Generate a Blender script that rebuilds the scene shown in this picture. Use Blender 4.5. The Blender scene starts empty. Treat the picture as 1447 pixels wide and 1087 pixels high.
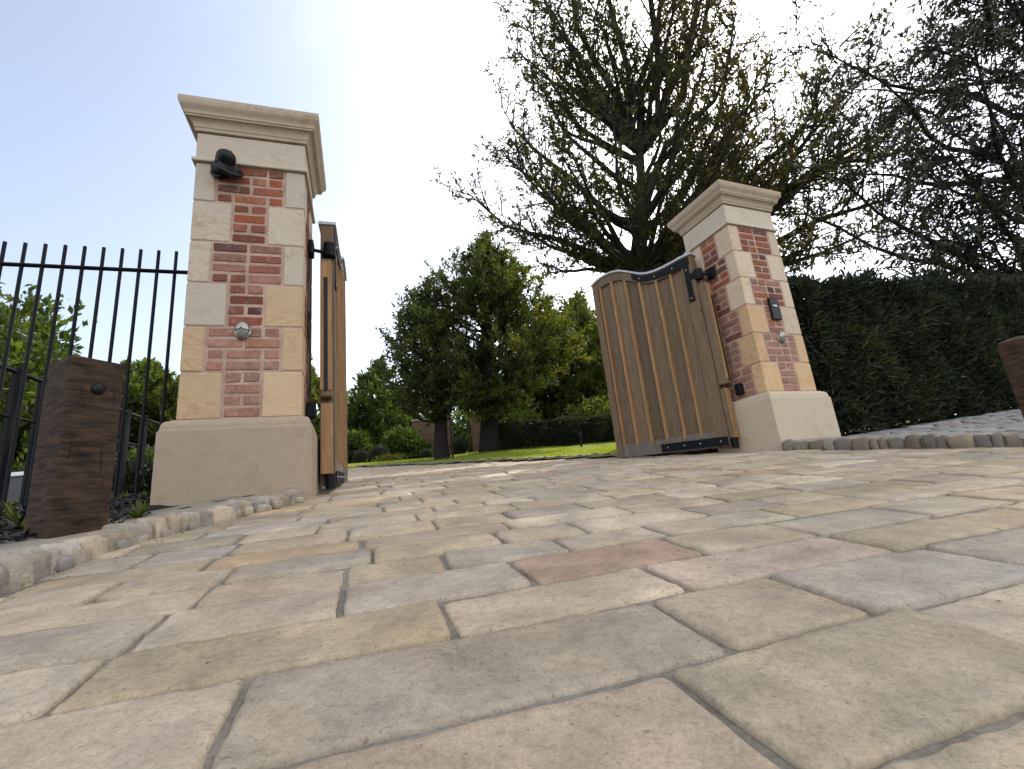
import bpy, math, random
import numpy as np
from mathutils import Matrix, Vector
random.seed(11); RNG = np.random.default_rng(7)
C = bpy.context.scene.collection
PI = math.pi

# ------------------------------------------------------------------ camera
F_PX, PITCH, ROLL, PW, PH = 671.68, 0.2504, -0.1016, 1447.0, 1087.0
_c, _s = math.cos(ROLL), math.sin(ROLL)
FW = np.array([0, math.cos(PITCH), math.sin(PITCH)])
_u0 = np.array([0, -math.sin(PITCH), math.cos(PITCH)]); _r0 = np.array([1.0, 0, 0])
RT = _c * _r0 + _s * _u0; UP = -_s * _r0 + _c * _u0

def ray(px, py):
    return FW + RT * (px - PW / 2) / F_PX - UP * (py - PH / 2) / F_PX

def at(px, py, Y):                      # the point of that sight line at distance Y down the drive
    d = ray(px, py); return d * (Y / d[1])

cam = bpy.data.cameras.new('camera'); cam.sensor_width = 36; cam.sensor_fit = 'HORIZONTAL'
cam.lens = 36 * F_PX / PW; cam.clip_start = .02; cam.clip_end = 3000
co = bpy.data.objects.new('camera', cam); C.objects.link(co)
m = Matrix.Identity(4)
for i in range(3):
    m[i][0] = RT[i]; m[i][1] = UP[i]; m[i][2] = -FW[i]
co.matrix_world = m
bpy.context.scene.camera = co

# ------------------------------------------------------------------ terrain
GA, GB, GH, Y0 = -.0308, .1436, .3, 4.2
_ut = np.array([-1.07, -.72, -.437, -.347, -.169, -.064, .085, .204, .258, .544, 1.0])
_et = np.array([.152, .137, .121, .1175, .1125, .1165, .1135, .112, .1115, .10, .09])

def G(x, y):
    x = np.asarray(x, float); y = np.asarray(y, float)
    pl = GA * np.clip(x, -14, 14) + GB * np.maximum(y, -6) - GH
    yy = np.maximum(y, Y0)
    u = x / yy
    e = np.interp(u, _ut, _et)
    zp = GA * np.clip(u * Y0, -14, 14) + GB * Y0 - GH
    d = yy - Y0
    c = (16 * e - zp - .09 * 11.8) / 139.2
    far = zp + .09 * np.minimum(d, 11.8) + c * np.minimum(d, 11.8) ** 2 + np.maximum(d - 11.8, 0) * e * .97
    return np.where(y > Y0, far, pl)

def hit(px, py, up=0.0):                # where a sight line meets the ground
    d = ray(px, py); ts = np.linspace(.3, 60, 6000)
    f = d[2] * ts - G(d[0] * ts, d[1] * ts) - up
    k = np.argmax(f > 0) if f[0] < 0 else np.argmax(f < 0)
    t = ts[k]; return np.array([d[0] * t, d[1] * t, G(d[0] * t, d[1] * t) + up])

# ------------------------------------------------------------------ noise
class Noise:
    def __init__(self, seed, dim=2, n=14, lo=.6, hi=2.2):
        r = np.random.default_rng(seed)
        self.k = r.normal(size=(n, dim)); self.k /= np.linalg.norm(self.k, axis=1)[:, None]
        self.k *= np.exp(r.uniform(math.log(lo), math.log(hi), n))[:, None] * 2 * PI
        self.p = r.uniform(0, 2 * PI, n); self.n = n
    def __call__(self, P, s=1.0):
        return np.sin((np.asarray(P) * s) @ self.k.T + self.p).sum(-1) / math.sqrt(self.n)
N2 = Noise(3, 2); N2b = Noise(4, 2); N3 = Noise(5, 3); N3b = Noise(6, 3)

# ------------------------------------------------------------------ mesh builder
class MB:
    def __init__(self):
        self.v = []; self.n = 0; self.f = []; self.fc = []; self.fm = []
    def add(self, V, faces, col=None, mat=0):
        V = np.asarray(V, float).reshape(-1, 3)
        if isinstance(faces, np.ndarray): groups = [faces]
        else:
            d = {}
            for f in faces: d.setdefault(len(f), []).append(f)
            groups = [np.array(x) for x in d.values()]
        for g in groups:
            self.f.append(g + self.n)
            c = np.ones((len(g), 3)) * (np.asarray(col, float) if col is not None else 1.0)
            self.fc.append(c); self.fm.append(np.full(len(g), mat))
        self.v.append(V); self.n += len(V)
        return self
    def box(self, c, s, bev=.004, col=None, mat=0, jit=0.0, M=None):
        h = np.array(s, float) / 2; b = min(bev, h.min() * .9)
        V = []; idx = {}
        for sx in (-1, 1):
            for sy in (-1, 1):
                for sz in (-1, 1):
                    j = RNG.uniform(-jit, jit, 3) if jit else np.zeros(3)
                    for a in range(3):
                        p = np.array([sx * h[0], sy * h[1], sz * h[2]]); S = (sx, sy, sz)
                        for q in range(3):
                            if q != a: p[q] -= S[q] * b
                        idx[(sx, sy, sz, a)] = len(V); V.append(p + j)
        F = []
        for a in range(3):
            o = [q for q in range(3) if q != a]
            for s_ in (-1, 1):
                L = []
                for (p, q) in ((-1, -1), (1, -1), (1, 1), (-1, 1)):
                    k = [0, 0, 0]; k[a] = s_; k[o[0]] = p; k[o[1]] = q; L.append(idx[(*k, a)])
                F.append(L)
            for p in (-1, 1):
                for q in (-1, 1):
                    k0 = [0, 0, 0]; k0[a] = -1; k0[o[0]] = p; k0[o[1]] = q; k1 = list(k0); k1[a] = 1
                    F.append([idx[(*k0, o[0])], idx[(*k1, o[0])], idx[(*k1, o[1])], idx[(*k0, o[1])]])
        for sx in (-1, 1):
            for sy in (-1, 1):
                for sz in (-1, 1): F.append([idx[(sx, sy, sz, a)] for a in range(3)])
        V = np.array(V)
        cen = V.mean(0)
        G_ = []
        for f in F:
            P = V[f]; nrm = np.cross(P[1] - P[0], P[2] - P[0])
            G_.append(f if nrm @ (P.mean(0) - cen) > 0 else f[::-1])
        V = V + np.array(c, float)
        if M is not None: V = xf(M, V)
        return self.add(V, G_, col, mat)
    def tube(self, P, R, n=6, col=None, mat=0, cap=True):
        P = np.asarray(P, float); k = len(P); R = np.ones(k) * R
        T = np.gradient(P, axis=0); T /= np.linalg.norm(T, axis=1)[:, None] + 1e-12
        a = np.array([0, 0, 1.0]) if abs(T[0][2]) < .9 else np.array([1.0, 0, 0])
        A = np.cross(T, a); A /= np.linalg.norm(A, axis=1)[:, None] + 1e-12
        B = np.cross(T, A)
        th = np.arange(n) * 2 * PI / n
        V = P[:, None] + R[:, None, None] * (np.cos(th)[None, :, None] * A[:, None] - np.sin(th)[None, :, None] * B[:, None])
        i = np.arange(k - 1)[:, None] * n; j = np.arange(n)[None]; j2 = (j + 1) % n
        F = np.stack([i + j, i + j2, i + n + j2, i + n + j], -1).reshape(-1, 4)
        self.add(V.reshape(-1, 3), F[:, ::-1], col, mat)
        if cap:
            self.add(V[0], [list(range(n))], col, mat); self.add(V[-1], [list(range(n))[::-1]], col, mat)
        return self
    def loft(self, rings, col=None, mat=0, cap=True, close=True):
        rings = np.asarray(rings, float); k, n = rings.shape[:2]
        i = np.arange(k - 1)[:, None] * n; j = np.arange(n if close else n - 1)[None]; j2 = (j + 1) % n
        F = np.stack([i + j, i + j2, i + n + j2, i + n + j], -1).reshape(-1, 4)
        self.add(rings.reshape(-1, 3), F, col, mat)
        if cap:
            self.add(rings[0], [list(range(n))[::-1]], col, mat); self.add(rings[-1], [list(range(n))], col, mat)
        return self
    def leaves(self, P, D, L, Wd, col, mat=0, bend=.25):
        P = np.asarray(P); n = len(P)
        D = D / (np.linalg.norm(D, axis=1)[:, None] + 1e-9)
        S = np.cross(D, RNG.normal(size=(n, 3))); S /= np.linalg.norm(S, axis=1)[:, None] + 1e-9
        N = np.cross(S, D)
        L = np.ones(n) * L; Wd = np.ones(n) * Wd
        mid = P + D * (L * .5)[:, None] + N * (L * bend * .3)[:, None]
        V = np.stack([P, mid + S * (Wd / 2)[:, None], P + D * L[:, None], mid - S * (Wd / 2)[:, None]], 1).reshape(-1, 3)
        F = np.arange(4 * n).reshape(n, 4)
        self.f.append(F + self.n); self.n += 4 * n; self.v.append(V)
        self.fc.append(np.ones((n, 3)) * col); self.fm.append(np.full(n, mat))
        return self
    def mesh(self, name, mats, smooth=False):
        me = bpy.data.meshes.new(name)
        V = np.concatenate(self.v); me.vertices.add(len(V)); me.vertices.foreach_set('co', V.ravel())
        tot = np.concatenate([np.full(len(g), g.shape[1]) for g in self.f])
        li = np.concatenate([g.ravel() for g in self.f])
        me.loops.add(len(li)); me.loops.foreach_set('vertex_index', li.astype(np.int32))
        me.polygons.add(len(tot)); st = np.concatenate([[0], np.cumsum(tot)[:-1]])
        me.polygons.foreach_set('loop_start', st.astype(np.int32)); me.polygons.foreach_set('loop_total', tot.astype(np.int32))
        for m_ in mats: me.materials.append(m_)
        me.polygons.foreach_set('material_index', np.concatenate(self.fm).astype(np.int32))
        me.polygons.foreach_set('use_smooth', np.full(len(tot), bool(smooth)))
        c = np.concatenate(self.fc); a = me.attributes.new('col', 'FLOAT_COLOR', 'FACE')
        a.data.foreach_set('color', np.concatenate([c, np.ones((len(c), 1))], 1).ravel().astype(np.float32))
        me.update(calc_edges=True); me.validate()
        return me
    def build(self, name, mats, parent=None, smooth=False, **kw):
        if not isinstance(mats, (list, tuple)): mats = [mats]
        o = bpy.data.objects.new(name, self.mesh(name, mats, smooth)); C.objects.link(o)
        if parent is not None: o.parent = parent
        for k, v in kw.items(): o[k] = v
        return o

def xf(M, V):
    V = np.asarray(V, float); M = np.asarray(M)
    return V @ M[:3, :3].T + M[:3, 3]
def frame(o, yaw):
    c, s = math.cos(yaw), math.sin(yaw)
    return np.array([[c, -s, 0, o[0]], [s, c, 0, o[1]], [0, 0, 1, o[2]], [0, 0, 0, 1.0]])

def thing(name, label, cat, loc=(0, 0, 0), yaw=0, group=None):
    o = bpy.data.objects.new(name, None); C.objects.link(o); o.empty_display_size = .1
    o.location = [float(x) for x in loc]; o.rotation_euler = (0, 0, yaw)
    o['label'] = label; o['category'] = cat
    if group: o['group'] = group
    return o
def tag(o, label, cat, group=None):
    o['label'] = label; o['category'] = cat
    if group: o['group'] = group
    return o

# ------------------------------------------------------------------ materials
class NT:
    def __init__(self, name):
        self.m = bpy.data.materials.new(name); self.m.use_nodes = True
        self.t = self.m.node_tree; self.t.nodes.clear()
        self.out = self.n('ShaderNodeOutputMaterial')
    def n(self, typ, **kw):
        x = self.t.nodes.new(typ)
        for k, v in kw.items(): setattr(x, k, v)
        return x
    def l(self, a, b): self.t.links.new(a, b)
    def inp(self, node, **kw):
        for k, v in kw.items():
            s = node.inputs[k.replace('_', ' ')]
            if hasattr(v, 'is_linked') or isinstance(v, bpy.types.NodeSocket): self.l(v, s)
            else: s.default_value = v
        return node
    def attr(self, name='col'): return self.n('ShaderNodeAttribute', attribute_name=name).outputs['Color']
    def coord(self, scale=(1, 1, 1), kind='Object'):
        tc = self.n('ShaderNodeTexCoord'); mp = self.n('ShaderNodeMapping')
        self.l(tc.outputs[kind], mp.inputs['Vector']); mp.inputs['Scale'].default_value = scale
        return mp.outputs['Vector']
    def noise(self, vec, scale, detail=4, rough=.6, dist=0):
        x = self.n('ShaderNodeTexNoise'); self.l(vec, x.inputs['Vector'])
        x.inputs['Scale'].default_value = scale; x.inputs['Detail'].default_value = detail
        x.inputs['Roughness'].default_value = rough; x.inputs['Distortion'].default_value = dist
        return x.outputs['Fac']
    def ramp(self, fac, stops):
        r = self.n('ShaderNodeValToRGB'); self.l(fac, r.inputs['Fac'])
        e = r.color_ramp.elements
        while len(e) < len(stops): e.new(.5)
        for el, (p, c) in zip(e, stops):
            el.position = p; el.color = (*(c if hasattr(c, '__len__') else (c, c, c)), 1)
        return r.outputs['Color']
    def mix(self, a, b, fac, mode='MIX'):
        x = self.n('ShaderNodeMix', data_type='RGBA', blend_type=mode)
        for s, v in ((x.inputs[0], fac), (x.inputs[6], a), (x.inputs[7], b)):
            if isinstance(v, bpy.types.NodeSocket): self.l(v, s)
            elif hasattr(v, '__len__'): s.default_value = (*v, 1)
            else: s.default_value = v
        return x.outputs[2]
    def math(self, op, a, b):
        x = self.n('ShaderNodeMath', operation=op)
        for s, v in ((x.inputs[0], a), (x.inputs[1], b)):
            if isinstance(v, bpy.types.NodeSocket): self.l(v, s)
            else: s.default_value = v
        return x.outputs[0]
    def bump(self, h, strength=.3, dist=.01, normal=None):
        b = self.n('ShaderNodeBump'); self.l(h, b.inputs['Height'])
        b.inputs['Strength'].default_value = strength; b.inputs['Distance'].default_value = dist
        if normal is not None: self.l(normal, b.inputs['Normal'])
        return b.outputs['Normal']
    def pbr(self, color, rough=.8, normal=None, metal=0, spec=.35):
        p = self.n('ShaderNodeBsdfPrincipled')
        for k, v in (('Base Color', color), ('Roughness', rough), ('Metallic', metal), ('Specular IOR Level', spec)):
            s = p.inputs[k]
            if isinstance(v, bpy.types.NodeSocket): self.l(v, s)
            elif hasattr(v, '__len__'): s.default_value = (*v, 1)
            else: s.default_value = v
        if normal is not None: self.l(normal, p.inputs['Normal'])
        self.l(p.outputs[0], self.out.inputs['Surface'])
        return self.m

def mat_setts():
    t = NT('sett_stone'); v = t.coord()
    a = t.noise(v, 9, 5, .65); b = t.noise(v, 70, 5, .7); c = t.noise(v, 260, 3, .6)
    col = t.mix(t.attr(), t.ramp(a, [(.3, (.72, .72, .72)), (.7, (1.22, 1.2, 1.16))]), 1.0, 'MULTIPLY')
    col = t.mix(col, t.ramp(b, [(.28, (.66, .64, .60)), (.5, (1, 1, 1)), (.75, (1.18, 1.17, 1.14))]), .75, 'MULTIPLY')
    col = t.mix(col, t.ramp(c, [(.30, (.80, .79, .77)), (.5, (1, 1, 1)), (.70, (1.16, 1.16, 1.14))]), .85, 'MULTIPLY')
    pits = t.ramp(t.noise(v, 120, 2, .5), [(.27, (.45, .42, .38)), (.34, (1, 1, 1))])
    col = t.mix(col, pits, .7, 'MULTIPLY')
    stain = t.ramp(t.noise(v, 2.3, 6, .7, .4), [(.42, (1, 1, 1)), (.58, (.86, .83, .78)), (.7, (1.05, 1.0, .93))])
    col = t.mix(col, stain, .9, 'MULTIPLY')
    col = t.mix(col, t.ramp(t.noise(v, .9, 4, .6, .8), [(.35, (.86, .84, .81)), (.6, (1.04, 1.03, 1.02))]), .9, 'MULTIPLY')
    vo = t.n('ShaderNodeTexVoronoi', feature='SMOOTH_F1'); t.l(v, vo.inputs['Vector']); vo.inputs['Scale'].default_value = 150
    n0 = t.bump(vo.outputs['Distance'], .3, .002)
    n1 = t.bump(b, .45, .0035, n0); n2 = t.bump(c, .45, .0012, n1)
    return t.pbr(col, t.ramp(a, [(.3, .66), (.7, .86)]), n2, spec=.32)
def mat_mortar(name, c, sc=90):
    t = NT(name); v = t.coord(); a = t.noise(v, sc, 5, .7); b = t.noise(v, 6, 3)
    col = t.mix(t.ramp(b, [(.3, [x * .75 for x in c]), (.7, [x * 1.2 for x in c])]), t.ramp(a, [(.3, .6), (.7, 1.25)]), .8, 'MULTIPLY')
    return t.pbr(col, .95, t.bump(a, .8, .006), spec=.2)
def mat_sandstone(name='sandstone', strong=.7):
    t = NT(name); v = t.coord((1, 1, 1))
    av = t.n('ShaderNodeVectorMath', operation='MULTIPLY_ADD'); t.l(t.attr(), av.inputs[0]); av.inputs[1].default_value = (40, 40, 40); t.l(t.coord((1, 1, 1.7)), av.inputs[2])
    pv = av.outputs[0]                                  # every block has its own bedding pattern
    n = t.noise(pv, 2.6, 3, .5, 1.6)
    vein = t.ramp(n, [(.30, (.98, .96, .93)), (.43, (1.03, 1.02, 1.0)), (.475, (.80, .66, .48)), (.50, (1.0, .95, .88)), (.60, (1.04, 1.03, 1.01)), (.645, (.86, .75, .60)), (.68, (1.0, .98, .95))])
    msk = t.ramp(t.noise(pv, 1.3, 2), [(.42, .05), (.62, strong)])
    col = t.mix(t.attr(), vein, msk, 'MULTIPLY')
    fine = t.noise(t.coord((4, 4, 26)), 4, 5, .65)
    col = t.mix(col, t.ramp(fine, [(.3, .88), (.7, 1.08)]), .8, 'MULTIPLY')
    g = t.noise(v, 190, 3, .6)
    col = t.mix(col, t.ramp(g, [(.3, .86), (.7, 1.1)]), .7, 'MULTIPLY')
    d = t.ramp(t.noise(v, 7, 6, .72), [(.52, (1, 1, 1)), (.75, (.74, .68, .60))])
    col = t.mix(col, d, .6, 'MULTIPLY')
    return t.pbr(col, .88, t.bump(g, .3, .003, t.bump(fine, .25, .004)), spec=.25)
def mat_brick():
    t = NT('old_brick'); v = t.coord()
    a = t.noise(v, 28, 5, .7); b = t.noise(v, 150, 4, .65); c = t.noise(v, 11, 3, .6)
    col = t.mix(t.attr(), t.ramp(a, [(.28, (.55, .5, .5)), (.55, (1, 1, 1)), (.8, (1.3, 1.2, 1.1))]), .8, 'MULTIPLY')
    sm = t.ramp(t.noise(v, 19, 4, .7), [(.58, 0), (.72, .5)])
    col = t.mix(col, (.42, .30, .25), sm)
    return t.pbr(col, .92, t.bump(b, .6, .004, t.bump(a, .4, .008)), spec=.2)
def mat_wood(name, c1, c2, scale=(22, 22, 1.6), rough=.7, knots=True, contrast=1.0):
    t = NT(name); v = t.coord(scale)
    g = t.noise(v, 2.2, 6, .6, .6); g2 = t.noise(t.coord((scale[0] * 4, scale[1] * 4, scale[2] * 2)), 3, 4, .6)
    col = t.ramp(g, [(.3, c1), (.7, c2)])
    col = t.mix(col, t.attr(), 1.0, 'MULTIPLY')
    col = t.mix(col, t.ramp(g2, [(.3, 1 - .35 * contrast), (.65, 1 + .12 * contrast)]), .8, 'MULTIPLY')
    if knots:
        k = t.n('ShaderNodeTexVoronoi'); t.l(t.coord((5, 5, 2.2)), k.inputs['Vector']); k.inputs['Scale'].default_value = 1.6
        col = t.mix(col, t.ramp(k.outputs['Distance'], [(.03, (.25, .2, .17)), (.09, (1, 1, 1))]), .8, 'MULTIPLY')
    return t.pbr(col, rough, t.bump(g2, .35, .003, t.bump(g, .3, .004)), spec=.3)
def mat_plain(name, c, rough=.5, metal=0, bump=0, spec=.5):
    t = NT(name); v = t.coord(); a = t.noise(v, 40, 4)
    col = t.mix(c, t.ramp(a, [(.3, .75), (.7, 1.2)]), .6, 'MULTIPLY')
    return t.pbr(col, rough, t.bump(a, bump, .004) if bump else None, metal, spec)
def mat_leaf(name, stops, trans=.35, tcol=(1.5, 1.6, .5), rough=.55):
    t = NT(name)
    sep = t.n('ShaderNodeSeparateColor'); t.l(t.attr(), sep.inputs[0])
    col = t.ramp(sep.outputs[0], stops)
    p = t.n('ShaderNodeBsdfPrincipled'); t.l(col, p.inputs['Base Color']); p.inputs['Roughness'].default_value = rough
    p.inputs['Specular IOR Level'].default_value = .3
    tr = t.n('ShaderNodeBsdfTranslucent'); t.l(t.mix(col, tcol, 1.0, 'MULTIPLY'), tr.inputs['Color'])
    mx = t.n('ShaderNodeMixShader'); mx.inputs[0].default_value = trans
    t.l(p.outputs[0], mx.inputs[1]); t.l(tr.outputs[0], mx.inputs[2]); t.l(mx.outputs[0], t.out.inputs['Surface'])
    return t.m
def mat_bark(name, c=(.05, .04, .032)):
    t = NT(name); v = t.coord((9, 9, 2)); a = t.noise(v, 2.5, 6, .7, .4)
    return t.pbr(t.ramp(a, [(.3, [x * .5 for x in c]), (.7, [x * 1.6 for x in c])]), .95, t.bump(a, .8, .03), spec=.15)
def mat_ground(name, ca, cb, cc, s1=1.3, s2=35):
    t = NT(name); v = t.coord(); a = t.noise(v, s1, 5, .65); b = t.noise(v, s2, 5, .7)
    col = t.ramp(a, [(.32, ca), (.52, cb), (.7, cc)])
    col = t.mix(col, t.ramp(b, [(.3, .55), (.7, 1.35)]), .8, 'MULTIPLY')
    return t.pbr(col, .95, t.bump(b, .7, .02), spec=.15)

M_SETT = mat_setts()
M_JOINT = mat_mortar('joint_mortar', (.215, .19, .15))
M_MORTAR = mat_mortar('brick_mortar', (.40, .275, .215), 120)
M_STONE = mat_sandstone(); M_PLINTH = mat_sandstone('plinth_sandstone', .26); M_BRICK = mat_brick()
M_OAK = mat_wood('oak_board', (.115, .080, .050), (.20, .140, .088))
M_BATTEN = mat_wood('oak_batten', (.25, .135, .058), (.38, .22, .10))
M_GREYWOOD = mat_wood('weathered_oak', (.10, .085, .07), (.2, .165, .13))
def mat_sleeper():
    t = NT('sleeper_timber'); a = t.noise(t.coord((5, 5, 26)), 1.6, 6, .65, .3); b = t.noise(t.coord((6, 6, 90)), 2.0, 4, .6); c = t.noise(t.coord((30, 30, 2.2)), 1.5, 3, .5, .8)
    col = t.ramp(a, [(.34, (.022, .016, .012)), (.47, (.085, .052, .032)), (.62, (.15, .092, .056)), (.75, (.10, .06, .036))])
    col = t.mix(col, t.attr(), 1.0, 'MULTIPLY')
    col = t.mix(col, t.ramp(b, [(.32, .45), (.55, 1.0), (.75, 1.2)]), .9, 'MULTIPLY')
    col = t.mix(col, t.ramp(c, [(.30, .25), (.36, 1.0)]), .85, 'MULTIPLY')
    return t.pbr(col, .8, t.bump(b, .3, .004, t.bump(a, .35, .008)), spec=.2)
M_SLEEPER = mat_sleeper()
M_LEAD = mat_plain('lead_capping', (.42, .42, .44), .5, .2)
M_IRON = mat_plain('black_iron', (.006, .0065, .008), .6, spec=.15)
M_STEEL = mat_plain('galvanised_steel', (.45, .45, .44), .35, .9)
M_BLACK = mat_plain('black_plastic', (.005, .005, .006), .4, spec=.2)
M_CHROME = mat_plain('brushed_chrome', (.30, .27, .23), .36, 1)
M_GLASS = mat_plain('lamp_glass', (.16, .16, .145), .15)
M_WHITE = mat_plain('white_print', (.75, .75, .75), .5)
M_RED = mat_plain('red_paint', (.42, .07, .02), .4)
M_RENDER = mat_mortar('pale_render', (.42, .36, .28), 30)
M_DARKPANEL = mat_plain('dark_panel', (.02, .021, .022), .45)
M_COPING = mat_plain('silver_coping', (.5, .52, .55), .4, .3)
M_GWALL = mat_ground('garden_wall_brick', (.10, .065, .045), (.15, .10, .07), (.2, .14, .1), 3, 20)
M_BARK = mat_bark('conifer_bark', (.026, .021, .017)); M_BARK2 = mat_bark('grey_bark', (.019, .016, .014))
M_FIR = mat_leaf('fir_foliage', [(0, (.018, .024, .012)), (.5, (.038, .046, .016)), (.8, (.085, .075, .018)), (1, (.17, .115, .02))], .34)
M_GREY = mat_leaf('pendulous_foliage', [(0, (.018, .022, .016)), (.6, (.032, .038, .024)), (1, (.09, .08, .025))], .22, (1.2, 1.25, .9))
M_MID = mat_leaf('broad_foliage', [(0, (.026, .036, .013)), (.5, (.058, .078, .02)), (.85, (.11, .12, .025)), (1, (.18, .14, .02))], .46)
M_FRESH = mat_leaf('fresh_foliage', [(0, (.026, .038, .012)), (.5, (.055, .085, .02)), (1, (.135, .15, .026))], .40)
M_HEDGE = mat_leaf('hedge_foliage', [(0, (.012, .016, .010)), (.6, (.026, .034, .018)), (.9, (.05, .06, .024)), (1, (.09, .075, .03))], .2)
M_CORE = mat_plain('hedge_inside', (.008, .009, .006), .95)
M_GRASS = mat_leaf('grass_blade', [(0, (.13, .155, .008)), (.6, (.19, .225, .012)), (1, (.27, .28, .03))], .55, (1.8, 1.8, .5))
M_LAWN = mat_ground('lawn_turf', (.13, .16, .012), (.175, .205, .016), (.205, .23, .02), .9, 60)
M_GROUND = mat_ground('rough_ground', (.05, .055, .025), (.09, .085, .05), (.14, .125, .085), .8, 30)
M_BED = mat_ground('bed_soil', (.012, .011, .010), (.02, .018, .015), (.035, .03, .024), 5, 60)
M_BARKCHIP = mat_leaf('bark_chip', [(0, (.008, .008, .008)), (1, (.05, .045, .04))], 0)

# ------------------------------------------------------------------ polygon helper
def inside(poly, x, y):
    x = np.asarray(x); y = np.asarray(y); r = np.zeros(x.shape, bool); n = len(poly)
    for i in range(n):
        x1, y1 = poly[i]; x2, y2 = poly[(i + 1) % n]
        cnd = ((y1 > y) != (y2 > y)) & (x < (x2 - x1) * (y - y1) / (y2 - y1 + 1e-12) + x1)
        r ^= cnd
    return r
def smoothline(P, n=60):
    P = np.asarray(P, float); d = np.r_[0, np.cumsum(np.linalg.norm(np.diff(P, axis=0), axis=1))]
    t = np.linspace(0, d[-1], n); Q = np.stack([np.interp(t, d, P[:, k]) for k in range(P.shape[1])], 1)
    for _ in range(4): Q[1:-1] = (Q[:-2] + 2 * Q[1:-1] + Q[2:]) / 4
    return Q

# pillars (solved from the photograph): front-left corner, top of plinth, yaw
PIL = {'left': dict(o=(-1.9925, 2.7101), z=.681, yaw=.3216), 'right': dict(o=(2.3939, 4.4242), z=.8088, yaw=.3932)}
W, D, CH = .6852, .6192, .3

KERB_L = smoothline([(-1.1, -.6), (-1.16, .2), (-1.24, .8), (-1.31, 1.2), (-1.40, 1.5), (-1.435, 1.8), (-1.425, 2.1), (-1.385, 2.45), (-1.30, 2.90)], 80)
KERB_R = smoothline([(2.33, 4.29), (2.65, 3.9), (3.17, 3.08), (3.62, 2.2), (4.2, 1.2), (5.2, .2)], 80)
lk = [(876, 646), (820, 648), (760, 651), (700, 652.5), (640, 655), (590, 657), (540, 659), (505, 660.5)]
LK = [hit(*q)[:2] for q in lk]
LAWN_K = smoothline([(2.05, 5.35)] + LK, 80)
LAWN_END = LAWN_K[-1]

# ------------------------------------------------------------------ ground sheets
def sheet(name, xs, ys, zf, mat, keep=None, smooth=True, **kw):
    X, Y = np.meshgrid(xs, ys); Z = zf(X, Y); n = len(xs)
    i = np.arange(len(ys) - 1)[:, None] * n + np.arange(n - 1)[None]
    F = np.stack([i, i + 1, i + n + 1, i + n], -1).reshape(-1, 4)
    if keep is not None:
        cx = (X[:-1, :-1] + X[1:, 1:]) / 2; cy = (Y[:-1, :-1] + Y[1:, 1:]) / 2
        F = F[keep(cx, cy).ravel()]
    return MB().add(np.stack([X, Y, Z], -1).reshape(-1, 3), F).build(name, mat, smooth=smooth, **kw)

gx = np.r_[np.linspace(-400, -30, 12), np.linspace(-28, 30, 90), np.linspace(32, 400, 12)]
gy = np.r_[np.linspace(-300, -8, 8), np.linspace(-7, 30, 110), np.linspace(33, 500, 14)]
sheet('ground', gx, gy, lambda x, y: G(x, y) - .03 + .015 * N2(np.stack([x, y], -1), .5) - .03, M_GROUND, kind='structure')

DRIVE = [tuple(p) for p in KERB_L[::4]] + [(-1.28, 3.1), (-1.55, 3.7), (-2.0, 4.8), (-3.2, 6.8), (-5.6, 10.5), (LAWN_END[0] - 3.5, LAWN_END[1] - .5)] + \
        [tuple(p) for p in LAWN_K[::-4]] + [(2.2, 5.0)] + [tuple(p) for p in KERB_R[::4]] + [(5.2, -.6)]
dx = np.linspace(-10, 5.4, 180); dy = np.linspace(-.8, 15, 200)
def near(poly, d):
    P = np.array(poly)
    def k(x, y):
        r = inside(poly, x, y)
        for a in (-d, 0, d):
            for b in (-d, 0, d): r |= inside(poly, x + a, y + b)
        return r
    return k
_nd = near(DRIVE, .06)
sheet('driveway_bed', dx, dy, lambda x, y: G(x, y) - .0085 + .0012 * N2(np.stack([x, y], -1), 6), M_JOINT, _nd, kind='structure')

LAWN = [tuple(p) for p in LAWN_K[::3]] + [(LAWN_END[0] - 14, LAWN_END[1] + 4), (-22, 40), (30, 40), (30, 9), (9, 7), (3.2, 5.4)]
sheet('lawn', np.linspace(-22, 26, 170), np.linspace(5, 36, 130), lambda x, y: G(x, y) + .03 + .012 * N2(np.stack([x, y], -1), .6), M_LAWN, near(LAWN, .1), kind='structure')

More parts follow.
